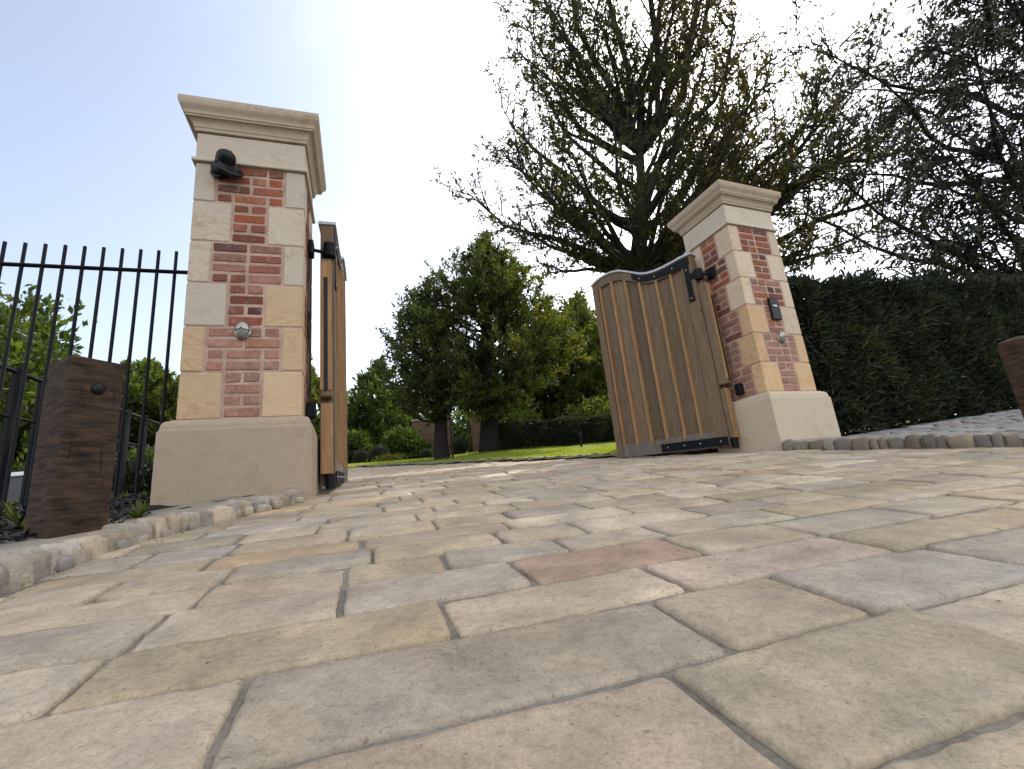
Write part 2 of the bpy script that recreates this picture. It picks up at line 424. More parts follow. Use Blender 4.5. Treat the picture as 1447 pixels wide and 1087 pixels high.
# ------------------------------------------------------------------ setts
PAL = np.array([(.385, .335, .270), (.36, .325, .275), (.41, .365, .30), (.37, .325, .25), (.40, .345, .255), (.345, .315, .275), (.42, .375, .315), (.38, .325, .26)])
PAL = (PAL * .95 + PAL.mean(0) * .05) * np.array((.985, .925, .85))
SPECIAL = np.array([(.345, .245, .18), (.365, .325, .275), (.42, .315, .205), (.37, .31, .225), (.39, .315, .255)])
def sett(mb, cx, cy, a, b, ang, zf, seed, col, dz=0.0, rad=None):
    r = np.random.default_rng(seed)
    dist = math.hypot(cx, cy)
    if dist < 1.4: nx, ny = max(10, int(a / .007)), max(8, int(b / .007))
    elif dist < 2.6: nx, ny = max(8, int(a / .016)), max(6, int(b / .016))
    elif dist < 5: nx, ny = 9, 7
    else: nx, ny = 5, 4
    nx = min(nx, 46); ny = min(ny, 32)
    s = np.linspace(-1, 1, nx); t = np.linspace(-1, 1, ny)
    s = np.sin(s * PI / 2) * .75 + s * .25; t = np.sin(t * PI / 2) * .75 + t * .25
    X, Y = np.meshgrid(s * a, t * b)
    cr = r.uniform(.008, .022)
    px = np.abs(X) - (a - cr); py = np.abs(Y) - (b - cr); k = (px > 0) & (py > 0)
    h = np.hypot(px, py) + 1e-9; sc = np.where(k, np.maximum(px, py) / h, 1)
    X = np.where(k, np.sign(X) * ((a - cr) + px * sc), X); Y = np.where(k, np.sign(Y) * ((b - cr) + py * sc), Y)
    d = np.minimum(a - np.abs(np.meshgrid(s * a, t * b)[0]), b - np.abs(np.meshgrid(s * a, t * b)[1]))
    R = (rad or r.uniform(.003, .006)) * (1 + .45 * N2(np.stack([X + cx, Y + cy], -1), 7))
    R = np.clip(R, .0025, .03)
    Z = np.where(d < R, -R * .85 + .85 * np.sqrt(np.maximum(R * R - (R - d) ** 2, 0)), 0)
    c, sn = math.cos(ang), math.sin(ang)
    wx = cx + c * X - sn * Y; wy = cy + sn * X + c * Y
    P = np.stack([wx, wy], -1)
    edge = np.clip(1 - d / .03, 0, 1)
    chip = np.maximum(N2(P, 30) - .7, 0) * .0035
    off = (.0008 * N2(P, 6) + .0011 * N2(P, 34)) * edge - np.sign(X * c - Y * sn) * chip * edge; off2 = (.0008 * N2b(P, 6) + .0011 * N2b(P, 34)) * edge
    wx = wx + off; wy = wy + off2
    Z = Z + .0008 * N2(P, 5) + .0008 * N2b(P, 16) + .0005 * N2(P, 45) + dz + X * r.normal() * .008 + Y * r.normal() * .01
    wz = zf(wx, wy) + Z
    V = np.stack([wx, wy, wz], -1).reshape(-1, 3)
    i = np.arange(ny - 1)[:, None] * nx + np.arange(nx - 1)[None]
    F = np.stack([i, i + 1, i + nx + 1, i + nx], -1).reshape(-1, 4)
    rim = np.r_[np.arange(nx), np.arange(1, ny) * nx + nx - 1, (ny - 1) * nx + np.arange(nx - 2, -1, -1), np.arange(ny - 2, 0, -1) * nx]
    lo = V[rim] - np.array([0, 0, .03]); nr = len(rim); o = len(V)
    j = np.arange(nr); j2 = (j + 1) % nr
    F2 = np.stack([rim[j2], rim[j], o + j, o + j2], -1)
    mb.add(np.concatenate([V, lo]), np.concatenate([F, F2]), col)

ANG = math.radians(17.6); DV = np.array([math.cos(ANG), math.sin(ANG)]); NV = np.array([-DV[1], DV[0]])
def joint(*q):
    P = np.mean([hit(*p)[:2] for p in q], 0); return P @ DV
# row limits read off the photograph (distance across the rows) and the upright joints seen in the nearest rows
ROWS = {0: (.375, .583), 1: (.583, .798), 2: (.798, .978), 3: (.978, 1.182), 4: (1.182, 1.352)}
JOINTS = {0: [joint((965, 950), (1090, 1087))], 1: [joint((356, 958), (284, 1087)), joint((940, 850), (1010, 920)), joint((1092, 818), (1215, 864))],
          2: [joint((132, 941), (75, 1013)), joint((624, 854), (640, 899)), joint((913, 804), (966, 833)), joint((1172, 752), (1252, 781))],
          3: [joint((219, 873), (187, 926)), joint((481, 832), (484, 870)), joint((727, 797), (748, 820)), joint((946, 763), (991, 783))],
          4: [joint((294, 830), (276, 859)), joint((488, 800), (490, 828)), joint((620, 786), (640, 806))]}
KNOWN = {(3, 3): 0, (2, 3): 4, (1, 3): 1, (0, 1): 3}
def set_drive():
    mb = MB(); r = np.random.default_rng(21)
    lims = []; n = -.85
    while n < .375 - .1:
        st = r.uniform(.17, .215); lims.append((n, min(n + st, .375))); n += st
    lims[-1] = (lims[-1][0], .375)
    base = len(lims)
    for k in range(5): lims.append(ROWS[k])
    n = 1.352
    while n < 17:
        st = r.uniform(.165, .215); lims.append((n, n + st)); n += st
    for ri, (n0, n1) in enumerate(lims):
        key = ri - base
        known = sorted(JOINTS.get(key, []))
        lo, hi = (-1.8, 6.5) if n1 < 6 else (-3.5 - (n1 - 6) * 1.2, 6.0)
        cuts = list(known)
        if known:
            while cuts[0] > lo: cuts.insert(0, cuts[0] - r.uniform(.27, .46))
            while cuts[-1] < hi: cuts.append(cuts[-1] + r.uniform(.27, .46))
            first = cuts.index(known[0])
        else:
            x = lo + r.uniform(0, .3); cuts = []
            while x < hi: cuts.append(x); x += r.uniform(.22, .48)
            first = 0
        for ci in range(len(cuts) - 1):
            t0, t1 = cuts[ci], cuts[ci + 1]
            c = DV * (t0 + t1) / 2 + NV * (n0 + n1) / 2
            if not inside(DRIVE, c[0], c[1]):
                q = [DV * tt + NV * (n0 + n1) / 2 for tt in (t0 + .05, t1 - .05)]
                if not any(inside(DRIVE, p[0], p[1]) for p in q): continue
            far = math.hypot(*c)
            g = .0068 if far < 3 else .0055
            col = PAL[r.integers(len(PAL))] * r.uniform(.84, 1.12)
            if r.random() < .13: col = SPECIAL[r.integers(5)] * r.uniform(.92, 1.08)
            kk = (key, ci - first + 1) if known else None
            if kk in KNOWN: col = SPECIAL[KNOWN[kk]]
            elif kk: col = PAL[r.integers(len(PAL))] * r.uniform(.9, 1.1)
            if far > 8: col = col * .5 + PAL.mean(0) * .55
            sett(mb, c[0], c[1], (t1 - t0) / 2 - g * r.uniform(.5, 1.1), (n1 - n0) / 2 - g * r.uniform(.75, 1.2), ANG + r.normal() * .008, G, int(r.integers(1e9)), col, r.normal() * .0018)
    mb.build('driveway', M_SETT, smooth=True, kind='structure')
set_drive()

# ------------------------------------------------------------------ kerbs of rubble stone
def rock(mb, c, s, yaw, seed, col, sub=10, ex=.45, ro=.05):
    r = np.random.default_rng(seed); nz = Noise(seed, 3, 10, .25, .9)
    a = np.linspace(0, PI, sub)[:, None]; b = np.linspace(0, 2 * PI, sub * 2, endpoint=False)[None]
    P = np.stack([np.sin(a) * np.cos(b), np.sin(a) * np.sin(b), np.cos(a) * np.ones_like(b)], -1)
    P = np.sign(P) * np.abs(P) ** ex
    P = P * (1 + .09 * nz(P))[..., None] + .8 * ro * Noise(seed + 1, 3, 10, 1, 2.4)(P)[..., None] * P
    P = P * np.array(s) / 2
    V = xf(frame(c, yaw), P.reshape(-1, 3))
    n = sub * 2; i = np.arange(sub - 1)[:, None] * n; j = np.arange(n)[None]; j2 = (j + 1) % n
    F = np.stack([i + j, i + n + j, i + n + j2, i + j2], -1).reshape(-1, 4)
    mb.add(V, F, col)
RP = np.array([(.36, .32, .27), (.30, .27, .235), (.40, .36, .31), (.33, .275, .21), (.26, .24, .22), (.42, .35, .27)])
def kerb(name, line, h, depth, side, seed, lmin=.08, lmax=.17, dark=1.0, up0=0.0):
    r = np.random.default_rng(seed); mb = MB()
    d = np.r_[0, np.cumsum(np.linalg.norm(np.diff(line, axis=0), axis=1))]; s = 0
    while s < d[-1] - .03:
        L = r.uniform(lmin, lmax); m_ = min(s + L / 2, d[-1])
        p = np.array([np.interp(m_, d, line[:, k]) for k in (0, 1)])
        q = np.array([np.interp(min(m_ + .02, d[-1]), d, line[:, k]) for k in (0, 1)]) - np.array([np.interp(m_ - .02, d, line[:, k]) for k in (0, 1)])
        yaw = math.atan2(q[1], q[0]); nrm = np.array([-math.sin(yaw), math.cos(yaw)]) * side
        hh = h * r.uniform(.85, 1.1)
        near_ = math.hypot(*p) < 3.6
        dd = depth * r.uniform(.8, 1.05)
        c = p + nrm * (dd / 2 - .01 + r.normal() * .006)
        rock(mb, (c[0], c[1], G(*c) + up0 + hh / 2 - .02), (L * 1.06, dd, hh + .04), yaw + r.normal() * .08, int(r.integers(1e9)), RP[r.integers(6)] * r.uniform(.8, 1.1) * dark, 16 if near_ else 7, .5, .085)
        if r.random() < .55 and near_:
            c2 = p - nrm * r.uniform(-.004, .012)
            e = r.uniform(.03, .055)
            rock(mb, (c2[0], c2[1], G(*c2) + e * .3), (e * 1.3, e, e), yaw, int(r.integers(1e9)), RP[r.integers(6)] * dark, 8)
        s += L * r.uniform(.93, 1.02)
    # mortar haunch behind and under the stones
    nn = np.gradient(line, axis=0); nn /= np.linalg.norm(nn, axis=1)[:, None]; nn = np.stack([-nn[:, 1], nn[:, 0]], 1) * side
    a = line + nn * .02; b = line + nn * (depth * .55); c = line + nn * (depth + (.21 if side > 0 else .03))
    rg = []
    for q, up in ((a, -.03), (a, h * .55), (b, h * .95), (c, h * .97), (c, -.05)):
        rg.append(np.stack([q[:, 0], q[:, 1], G(q[:, 0], q[:, 1]) + up0 + up], -1))
    rg = np.array(rg)
    n = rg.shape[1]; i = np.arange(4)[:, None] * n + np.arange(n - 1)[None]
    F = np.stack([i, i + 1, i + n + 1, i + n], -1).reshape(-1, 4)
    mb.add(rg.reshape(-1, 3), F if side < 0 else F[:, ::-1], (.3, .27, .23))
    return mb.build(name, M_SETT, smooth=True, kind='structure')
kerb('kerb', KERB_L, .068, .14, 1, 5, .05, .13)
kerb('kerb', KERB_R, .092, .13, 1, 6, .05, .14, .62)
kerb('kerb', LAWN_K, .06, .10, -1, 8, .12, .3, .5)

# right pavement behind the right kerb, rising to the hedge
HB = np.array([at(1188, 617, 4.95), at(1280, 602, 5.3), at(1360, 590, 5.65), at(1447, 576, 6.0), at(1600, 556, 6.6)])
hb2 = np.polyfit(HB[:, 0], HB[:, 1], 1); hz = np.polyfit(HB[:, 0], HB[:, 2], 2)
kx = KERB_R[:, 0]; ky = KERB_R[:, 1]
def pav_z(x, y):
    x = np.asarray(x, float); y = np.asarray(y, float)
    yk = np.interp(x, kx, ky); yh = np.polyval(hb2, x)
    f = np.clip((y - yk) / np.maximum(yh - yk, .1), 0, 1.4)
    zk = G(x, yk) + .085
    return zk * (1 - f) + (np.polyval(hz, np.clip(x, 2.5, 9)) + .0) * f
PAVE = [tuple(p) for p in KERB_R[::4]] + [(9, -.2), (9, np.polyval(hb2, 9)), (3.15, np.polyval(hb2, 3.15)), (3.0, 4.6), (2.4, 4.38)]
PAVE[:len(KERB_R[::4])] = [(p[0] + .10, p[1] + .06) for p in KERB_R[::4]]
sheet('pavement_bed', np.linspace(2.2, 9.2, 120), np.linspace(-.4, 6.9, 120), lambda x, y: pav_z(x, y) - .016, M_JOINT, near(PAVE, .05), kind='structure')
def set_pave():
    mb = MB(); r = np.random.default_rng(5); a = math.radians(-28); d = np.array([math.cos(a), math.sin(a)]); n_ = np.array([-d[1], d[0]])
    n = -2
    while n < 12:
        st = r.uniform(.14, .19); x = -3 + r.uniform(0, .3)
        while x < 10:
            L = r.uniform(.18, .34); c = d * (x + L / 2) + n_ * (n + st / 2); x += L
            if inside(PAVE, c[0], c[1]) and c[1] > .5 and c[0] < 8.5:
                sett(mb, c[0], c[1], L / 2 - .006, st / 2 - .006, a, pav_z, int(r.integers(1e9)), (np.array((.27, .265, .265)) if r.random() > .06 else np.array((.34, .25, .16))) * r.uniform(.85, 1.1), r.normal() * .001)
        n += st
    mb.build('pavement', M_SETT, smooth=True, kind='structure')
set_pave()
# bank of soil under the hedge, behind the pavement
sheet('hedge_bank', np.linspace(2.6, 16, 80), np.linspace(4.6, 9.5, 40), lambda x, y: np.polyval(hz, np.clip(x, 2.5, 9)) + .02 + .02 * N2(np.stack([x, y], -1), 2) - np.maximum(y - np.polyval(hb2, x) - 1.0, 0) * .35, M_BED, lambda x, y: (y > np.polyval(hb2, x) - .02) & (y < np.polyval(hb2, x) + 2.6) & (x > 3.05), kind='structure')

# left planting bed between kerb and railings
bedpoly = [(p[0] - .23, p[1]) for p in KERB_L[::4]] + [(-1.9, 2.75), (-2.2, 3.4), (-3.6, 3.0), (-5.5, 2.3), (-5.5, -.6)]
sheet('planting_bed', np.linspace(-5.6, -1.2, 130), np.linspace(-.6, 3.4, 110), lambda x, y: G(x, y) + .055 + .012 * N2(np.stack([x, y], -1), 3), M_BED, near(bedpoly, .02), kind='structure')
def chips():
    mb = MB(); n = 9000; x = RNG.uniform(-3.4, -1.4, n); y = RNG.uniform(.8, 3.2, n); k = inside(bedpoly, x, y) & ((y < 2.15) | (x < -2.2)) & (x < -1.66); x, y = x[k], y[k]
    P = np.stack([x, y, G(x, y) + .055 + RNG.uniform(.0, .035, len(x))], 1)
    D_ = RNG.normal(size=(len(x), 3)) * np.array([1, 1, .35])
    mb.leaves(P, D_, RNG.uniform(.02, .07, len(x)), RNG.uniform(.008, .02, len(x)), RNG.random((len(x), 1)) ** 2 * np.ones(3))
    mb.build('bark_mulch', M_BARKCHIP, kind='stuff')
chips()

# ------------------------------------------------------------------ gate pillars
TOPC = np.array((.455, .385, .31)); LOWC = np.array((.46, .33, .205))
BR = np.array([(.30, .085, .045), (.34, .105, .055), (.27, .07, .04), (.36, .13, .07), (.25, .075, .05), (.15, .06, .045), (.32, .12, .085)])
def square_loft(mb, prof, w, d, **kw):
    rings = []
    for off, z in prof:
        rings.append([(-w / 2 - off, -d / 2 - off, z), (w / 2 + off, -d / 2 - off, z), (w / 2 + off, d / 2 + off, z), (-w / 2 - off, d / 2 + off, z)])
    mb.loft(rings, **kw)
def make_pillar(key, label, seed):
    p = PIL[key]; r = np.random.default_rng(seed); yaw = p['yaw']; c_, s_ = math.cos(yaw), math.sin(yaw)
    cx = p['o'][0] + c_ * W / 2 - s_ * D / 2; cy = p['o'][1] + s_ * W / 2 + c_ * D / 2
    z0 = float(G(cx, cy)); zp = p['z'] - z0
    t = thing('gate_pillar', label, 'pillar', (cx, cy, z0), yaw, 'stone and brick gate pillars')
    # plinth: rounded shoulder
    prof = [(.066, -.35), (.066, zp - .074), (.060, zp - .072), (.058, zp - .066)]
    for k in range(7):
        a = k / 6 * PI / 2; prof.append((.026 + .030 * math.cos(a), zp - .058 + .05 * math.sin(a)))
    prof += [(.020, zp - .006), (.016, zp), (-.1, zp)]
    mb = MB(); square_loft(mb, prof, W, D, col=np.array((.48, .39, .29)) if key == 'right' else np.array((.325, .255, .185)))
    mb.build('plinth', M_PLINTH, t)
    # brickwork core and bricks
    mb = MB(); mb.box((0, 0, zp + .9), (W - .016, D - .016, 1.8), .002, mat=1)
    qs = MB()
    qn, qw = .125, .230
    for course in range(6):                       # from the plinth upwards
        zc = zp + course * CH; fw = course % 2 == 1     # odd courses: wide brick panel on the front
        fq, sq = (qn, qw) if fw else (qw, qn)
        fsid = min(sq, D / 2 - .11)
        base = LOWC if course < 2 or (course == 2 and r.random() < .6) else TOPC
        for sx in (-1, 1):
            for sy in (-1, 1):
                low = course < 2 or (course == 2 and sx * (1 if key == 'left' else -1) > 0)
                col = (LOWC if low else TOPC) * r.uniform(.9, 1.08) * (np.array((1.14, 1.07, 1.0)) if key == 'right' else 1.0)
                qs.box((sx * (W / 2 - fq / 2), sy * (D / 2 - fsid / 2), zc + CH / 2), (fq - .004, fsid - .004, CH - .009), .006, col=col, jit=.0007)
        # panels: front/back (span along x), sides (span along y)
        for (axis, span, q) in ((0, W, fq), (1, D, fsid)):
            pw = span - 2 * q - .012
            wide = pw > .3
            for sgn in (-1, 1):
                for row in range(4):
                    zz = zc + .003 + row * .0742 + .0371
                    if wide:
                        n = pw / .212
                        pat = [(1, 1), (.5, 1, .5), (1, .5, .5), (.5, .5, 1)][int(r.integers(4))] if n > 1.7 else [(1, .5), (.5, 1)][row % 2]
                    else: pat = [(1,), (.5, .5)][row % 2]
                    tot = sum(pat); x = -pw / 2
                    for a in pat:
                        L = pw * a / tot; hgt = .0672 + r.normal() * .0018
                        col = (BR[r.integers(7)] * .8 + np.array((.30, .19, .15)) * .2) * r.uniform(.48, .92)
                        if course < 2: col = col * .58 + np.array((.40, .25, .19)) * .42
                        elif course < 4 and r.random() < .4: col = col * .6 + np.array((.38, .22, .17)) * .4
                        if course >= 4 and r.random() < .25: col = np.array((.27, .08, .042))
                        L2 = L - .0082 - abs(r.normal()) * .004
                        prot = .0045 + r.normal() * .0008
                        if axis == 0: mb.box((x + L / 2 + r.normal() * .001, sgn * (D / 2 - .008 + prot - .02), zz), (L2, .04, hgt), .010, col, 0, .0022)
                        else: mb.box((sgn * (W / 2 - .008 + prot - .02), x + L / 2, zz), (.04, L2, hgt), .010, col, 0, .0022)
                        x += L
    mb.build('brickwork', [M_BRICK, M_MORTAR], t)
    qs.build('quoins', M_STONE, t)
    zt = zp + 1.8
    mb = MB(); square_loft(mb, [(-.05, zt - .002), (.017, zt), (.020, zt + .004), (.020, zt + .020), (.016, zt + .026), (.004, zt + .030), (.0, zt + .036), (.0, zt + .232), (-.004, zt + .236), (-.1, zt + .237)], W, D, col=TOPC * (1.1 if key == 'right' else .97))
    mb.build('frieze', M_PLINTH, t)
    zc = zt + .243
    pr = [(-.05, zc - .002), (.012, zc), (.015, zc + .003), (.015, zc + .020), (.020, zc + .026)]
    for k in range(7):                              # lower cove
        a = k / 6 * PI / 2; pr.append((.022 + .036 * (1 - math.cos(a)), zc + .028 + .050 * math.sin(a)))
    pr += [(.062, zc + .080), (.062, zc + .090), (.068, zc + .093)]
    for k in range(9):                              # upper ogee
        u = k / 8; pr.append((.070 + .030 * (u - .14 * math.sin(2 * PI * u)), zc + .096 + .072 * u))
    pr += [(.101, zc + .171), (.102, zc + .174), (.102, zc + .203), (.098, zc + .207), (.03, zc + .22), (-.2, zc + .225)]
    mb = MB(); square_loft(mb, pr, W, D, col=np.array((.39, .315, .24)))
    mb.build('cap', M_STONE, t)
    return t, frame((p['o'][0], p['o'][1], p['z']), yaw)
pl_, FL = make_pillar('left', 'tall stone and brick gate pillar with a black camera, beside the iron railings', 3)
pr_, FR = make_pillar('right', 'stone and brick gate pillar with a black intercom panel, beside the dark hedge', 9)

# ------------------------------------------------------------------ fittings on the pillars (local frame: x along the front, -y outwards, z above plinth top)
def on_front(F, u, z, yawF):
    P = xf(F, np.array([[u, 0, z]]))[0]; return P
def wall_light(F, yaw, u, z, label):
    t = thing('wall_light', label, 'wall light', on_front(F, u, z, yaw), yaw, 'oval wall lights on the pillars')
    def dome(sc, y0, dep, z0=-1, z1=1, pw=2.0):
        rings = []
        for k in range(8):
            f = k / 7; s = max(1 - f ** 2.2, .02) ** .5
            th = np.linspace(0, 2 * PI, 28, endpoint=False)
            rings.append(np.stack([np.cos(th) * sc[0] * s, -(y0 + dep * f) * np.ones(28), np.sin(th) * sc[1] * s], 1))
        return np.array(rings)
    MB().loft(dome((.050, .064), 0, .018)).build('back_plate', M_CHROME, t, smooth=True)
    MB().loft(dome((.040, .056), .010, .030)).build('lens', M_GLASS, t, smooth=True)
    # eyelid hood: upper half, slightly bigger
    rg = []
    for k in range(9):
        f = k / 8; s = max(1 - f ** 2.2, .02) ** .5; th = np.linspace(-.12, PI + .12, 20)
        rg.append(np.stack([np.cos(th) * .045 * s, -(.010 + .040 * f) * np.ones(20), np.maximum(np.sin(th), -.06) * .062 * s], 1))
    MB().loft(np.array(rg), close=False, cap=False).build('hood', M_CHROME, t, smooth=True)
wall_light(FL, .3216, .333, .571, 'oval chrome bulkhead light low on the brick of the left pillar below the camera')
wall_light(FR, .3932, .357, .560, 'oval chrome bulkhead light on the right pillar under the intercom')

def lathe(mb, prof, M, n=40, **kw):
    th = np.linspace(0, 2 * PI, n, endpoint=False)
    rings = np.array([np.stack([np.cos(th) * r_, np.sin(th) * r_, np.full(n, z)], 1) for r_, z in prof])
    V = xf(M, rings.reshape(-1, 3)).reshape(rings.shape); mb.loft(V, **kw)
def RX(a):
    c, s = math.cos(a), math.sin(a); return np.array([[1, 0, 0, 0], [0, c, -s, 0], [0, s, c, 0], [0, 0, 0, 1.0]])
def RZ(a):
    c, s = math.cos(a), math.sin(a); return np.array([[c, -s, 0, 0], [s, c, 0, 0], [0, 0, 1, 0], [0, 0, 0, 1.0]])
def RY(a):
    c, s = math.cos(a), math.sin(a); return np.array([[c, 0, s, 0], [0, 1, 0, 0], [-s, 0, c, 0], [0, 0, 0, 1.0]])
def TR(x, y, z):
    M = np.eye(4); M[:3, 3] = (x, y, z); return M
t = thing('security_camera', 'black dome security camera at the top of the left pillar brickwork', 'camera', on_front(FL, .205, 1.75, 0), .3216)
mb = MB(); lathe(mb, [(.0, .0), (.062, 0), (.064, .01), (.058, .04), (.05, .055), (0, .056)], TR(-.045, 0, -.005) @ RX(PI / 2)); mb.build('mount', M_BLACK, t)
Mc = TR(.012, -.062, -.028) @ RZ(.35) @ RY(.22) @ RX(.95)
mb = MB(); lathe(mb, [(0, -.022), (.070, -.022), (.088, -.010), (.091, -.004), (.091, .004), (.086, .008), (.074, .012), (.062, .030), (0, .032)], Mc); mb.build('housing', M_BLACK, t)
mb = MB(); lathe(mb, [(0, 0), (.046, 0), (.046, .012), (0, .012)], TR(-.062, -.02, -.03) @ RZ(-.3) @ RX(PI / 2)); mb.build('side_plate', M_BLACK, t)
Mc2 = TR(-.004, -.078, .038) @ RZ(.35) @ RY(.15) @ RX(.75)
pr = [(0, -.04), (.056, -.04), (.060, -.03), (.060, .008)] + [(.060 * math.cos(a), .008 + .052 * math.sin(a)) for a in np.linspace(.1, PI / 2, 12)]
mb = MB(); lathe(mb, pr, Mc2); mb.build('head', M_BLACK, t, smooth=True)
mb = MB()
for sx in (-.012, .018):
    mb.add(*(lambda m_: (np.concatenate(m_.v), np.concatenate([f for f in m_.f if f.shape[1] == 4])))((lambda m_: (lathe(m_, [(0, 0), (.006, 0), (.006, .004), (0, .005)], Mc2 @ TR(sx, .052, .052) @ RX(-.9), n=10), m_)[1])(MB())))
mb.build('lens', M_STEEL, t, smooth=True)

t = thing('intercom', 'slim black intercom panel on the right pillar above the oval light', 'intercom', on_front(FR, .356, .863, 0), .3932)
MB().box((0, -.014, 0), (.122, .028, .24), .006).build('panel', M_BLACK, t)
mb = MB(); mb.box((-.017, -.0295, .032), (.022, .002, .012), .0006).box((.010, -.0295, .029), (.026, .002, .016), .0006)
mb.build('symbol', M_WHITE, t)

# ------------------------------------------------------------------ gates. s: along the leaf from the latch end; z above camera level
SZ_TOP = [(0.0, 2.70), (.09, 2.735), (.22, 2.750), (.34, 2.742), (.455, 2.708), (.56, 2.648), (.666, 2.580), (.745, 2.530), (.83, 2.497), (.93, 2.478), (1.041, 2.471), (1.16, 2.474), (1.272, 2.480), (1.382, 2.476)]
LEAF = 1.3814
def topz(s): return np.interp(s, [a for a, b in SZ_TOP], [b for a, b in SZ_TOP])
def gate(label, latch, hinge, zoff, zb_l, zb_h, mirror, side):
    # leaf frame: origin under the latch end, x from latch to hinge, -y is the face seen from the road (mirror flips it)
    yaw = math.atan2(hinge[1] - latch[1], hinge[0] - latch[0])
    t = thing('gate_leaf', label, 'gate', (latch[0], latch[1], 0), yaw, 'timber gate leaves')
    f = -1 if not mirror else 1       # outward face direction in local y
    S = LEAF; ss = np.linspace(0, S, 40); TZ = topz(ss) + zoff
    bot = lambda s: zb_l + (zb_h - zb_l) * np.asarray(s) / S
    def strip(mb, s, lo, hi, y0, y1, col=None, mat=0):
        # a board bounded below/above by curves lo(s), hi(s), between y0 and y1
        rg = []
        for a in range(len(s)):
            rg.append([(s[a], y0, lo[a]), (s[a], y1, lo[a]), (s[a], y1, hi[a]), (s[a], y0, hi[a])])
        rg = np.array(rg)
        if y1 < y0: rg = rg[:, ::-1]
        mb.loft(rg[:, ::-1], col, mat)
    th = .045
    # boards
    mb = MB(); edges = [.085, .118, .306, .503, .699, .918, 1.107, 1.262]
    r = np.random.default_rng(4)
    for a, b in zip(edges[:-1], edges[1:]):
        s = np.linspace(a + .001, b - .001, 6); cc = r.uniform(.70, 1.14)
        strip(mb, s, bot(s) + .13, topz(s) + zoff - .09, f * -.012, f * .016, np.array((1, .97, .93)) * cc)
    mb.build('boards', M_OAK, t)
    # cover battens: proud strips over each board joint
    for a in edges[1:-1]:
        mb = MB(); s = np.linspace(a - .013, a + .013, 3)
        strip(mb, s, bot(s) + .132, topz(s) + zoff - .125, f * .0165, f * .050, np.array((1, 1, 1)) * r.uniform(.85, 1.08))
        mb.build('batten', M_BATTEN, t)
    # stiles and rails
    mb = MB(); s = np.linspace(0, .090, 4); strip(mb, s, bot(s), topz(s) + zoff - .02, f * -.05, f * .05, (.95, .92, .88)); mb.build('stile', M_OAK, t)
    mb = MB(); s = np.linspace(S - .125, S, 4); strip(mb, s, bot(s) + .01, topz(s) + zoff - .02, f * -.05, f * .05, (1.0, .95, .9)); mb.build('stile', M_OAK, t)
    mb = MB(); s = np.linspace(.092, S - .127, 30); strip(mb, s, topz(s) + zoff - .128, topz(s) + zoff - .021, f * -.048, f * .047, (.92, .92, .92)); mb.build('top_rail', M_OAK, t)
    mb = MB(); strip(mb, s, bot(s) + .005, bot(s) + .145 + .03 * s / S, f * -.048, f * .047); mb.build('bottom_rail', M_GREYWOOD, t)
    mb = MB(); s = np.linspace(-.012, S + .012, 46); strip(mb, s, topz(s) + zoff - .018, topz(s) + zoff + .006, f * -.066, f * .066); mb.build('cap_strip', M_LEAD, t)
    # ironwork on the seen face
    mb = MB(); s = np.linspace(.62, S - .03, 24); hi = topz(s) + zoff - .034; lo = hi - .082 + .01 * np.sin(s * 9)
    lo = np.where(s < .66, hi - .07, lo); strip(mb, s, lo, hi, f * .049, f * .058)
    s = np.array([S - .105, S - .045]); strip(mb, s, np.array([1.96, 1.96]) + zoff, topz(s) + zoff - .045, f * .0492, f * .0582)
    mb.box((S - .075, f * .055, 1.955 + zoff), (.075, .012, .05), .005)
    mb.build('top_strap', M_IRON, t)
    mb = MB(); s = np.linspace(.62, S - .01, 12); strip(mb, s, bot(s) + .015, bot(s) + .102, f * .049, f * .060); mb.build('bottom_strap', M_IRON, t)
    for s_, z_, o_ in [(a, float(bot(a)) + .06, .060) for a in (.70, .9, 1.08, 1.3)] + [(a, float(topz(a)) + zoff - .075, .058) for a in (.72, .92, 1.15)] + [(S - .075, a + zoff, .060) for a in (1.97, 2.3)]:
        mb = MB(); lathe(mb, [(0, .0), (.008, 0), (.007, .004), (0, .006)], TR(s_, f * o_, z_) @ RX(-f * PI / 2), n=10); mb.build('bolt', M_STEEL, t)
    # hinge collar and pins
    mb = MB(); lathe(mb, [(0, -.055), (.046, -.055), (.046, .055), (0, .055)], TR(S + .03, f * .02, 2.21 + zoff), n=20)
    mb.box((S - .01, f * .053, 2.21 + zoff), (.09, .012, .075), .003)
    a0 = np.array([S + .03, f * .02, 2.19 + zoff])
    mb.build('hinge', M_IRON, t)
    mb = MB(); lathe(mb, [(0, -.05), (.032, -.05), (.032, .05), (0, .05)], TR(S + .035, f * .02, float(bot(S)) + .03), n=18); mb.build('bottom_pivot', M_IRON, t)
    # timber strip that closes the gap beside the pillar, notched over the plinth
    mb = MB(); zs = bot(S) + .62
    mb.box((S + .053, 0, (zs + 2.10 + zoff) / 2), (.10, .075, 2.10 + zoff - zs), .006, (1, .95, .9))
    mb.box((S + .030, f * .002, (float(bot(S)) + .10 + zs) / 2 - .03), (.055, .075, zs - float(bot(S)) - .10 - .02), .006, (1, .97, .92))
    mb.build('closing_strip', M_OAK, t)
    mb = MB(); mb.box((S + .104, 0, (zs + 2.08 + zoff) / 2 + .02), (.012, .079, 2.06 + zoff - zs - .03), .002); mb.box((S + .062, 0, (float(bot(S)) + .10 + zs) / 2 - .03), (.012, .079, zs - float(bot(S)) - .12), .002)
    mb.build('strip_edge', M_BATTEN, t)
    mb = MB(); mb.box((S + .1125, 0, (zs + 1.98 + zoff) / 2), (.006, .026, 1.9 + zoff - zs), .001); mb.build('rubber_seal', M_BLACK, t)
    return t, yaw
gR, yR = gate('right timber gate leaf with upright battens, swung open against the right pillar', (1.2114, 5.8), (2.109, 4.75), 0.0, .432, .359, False, 1)
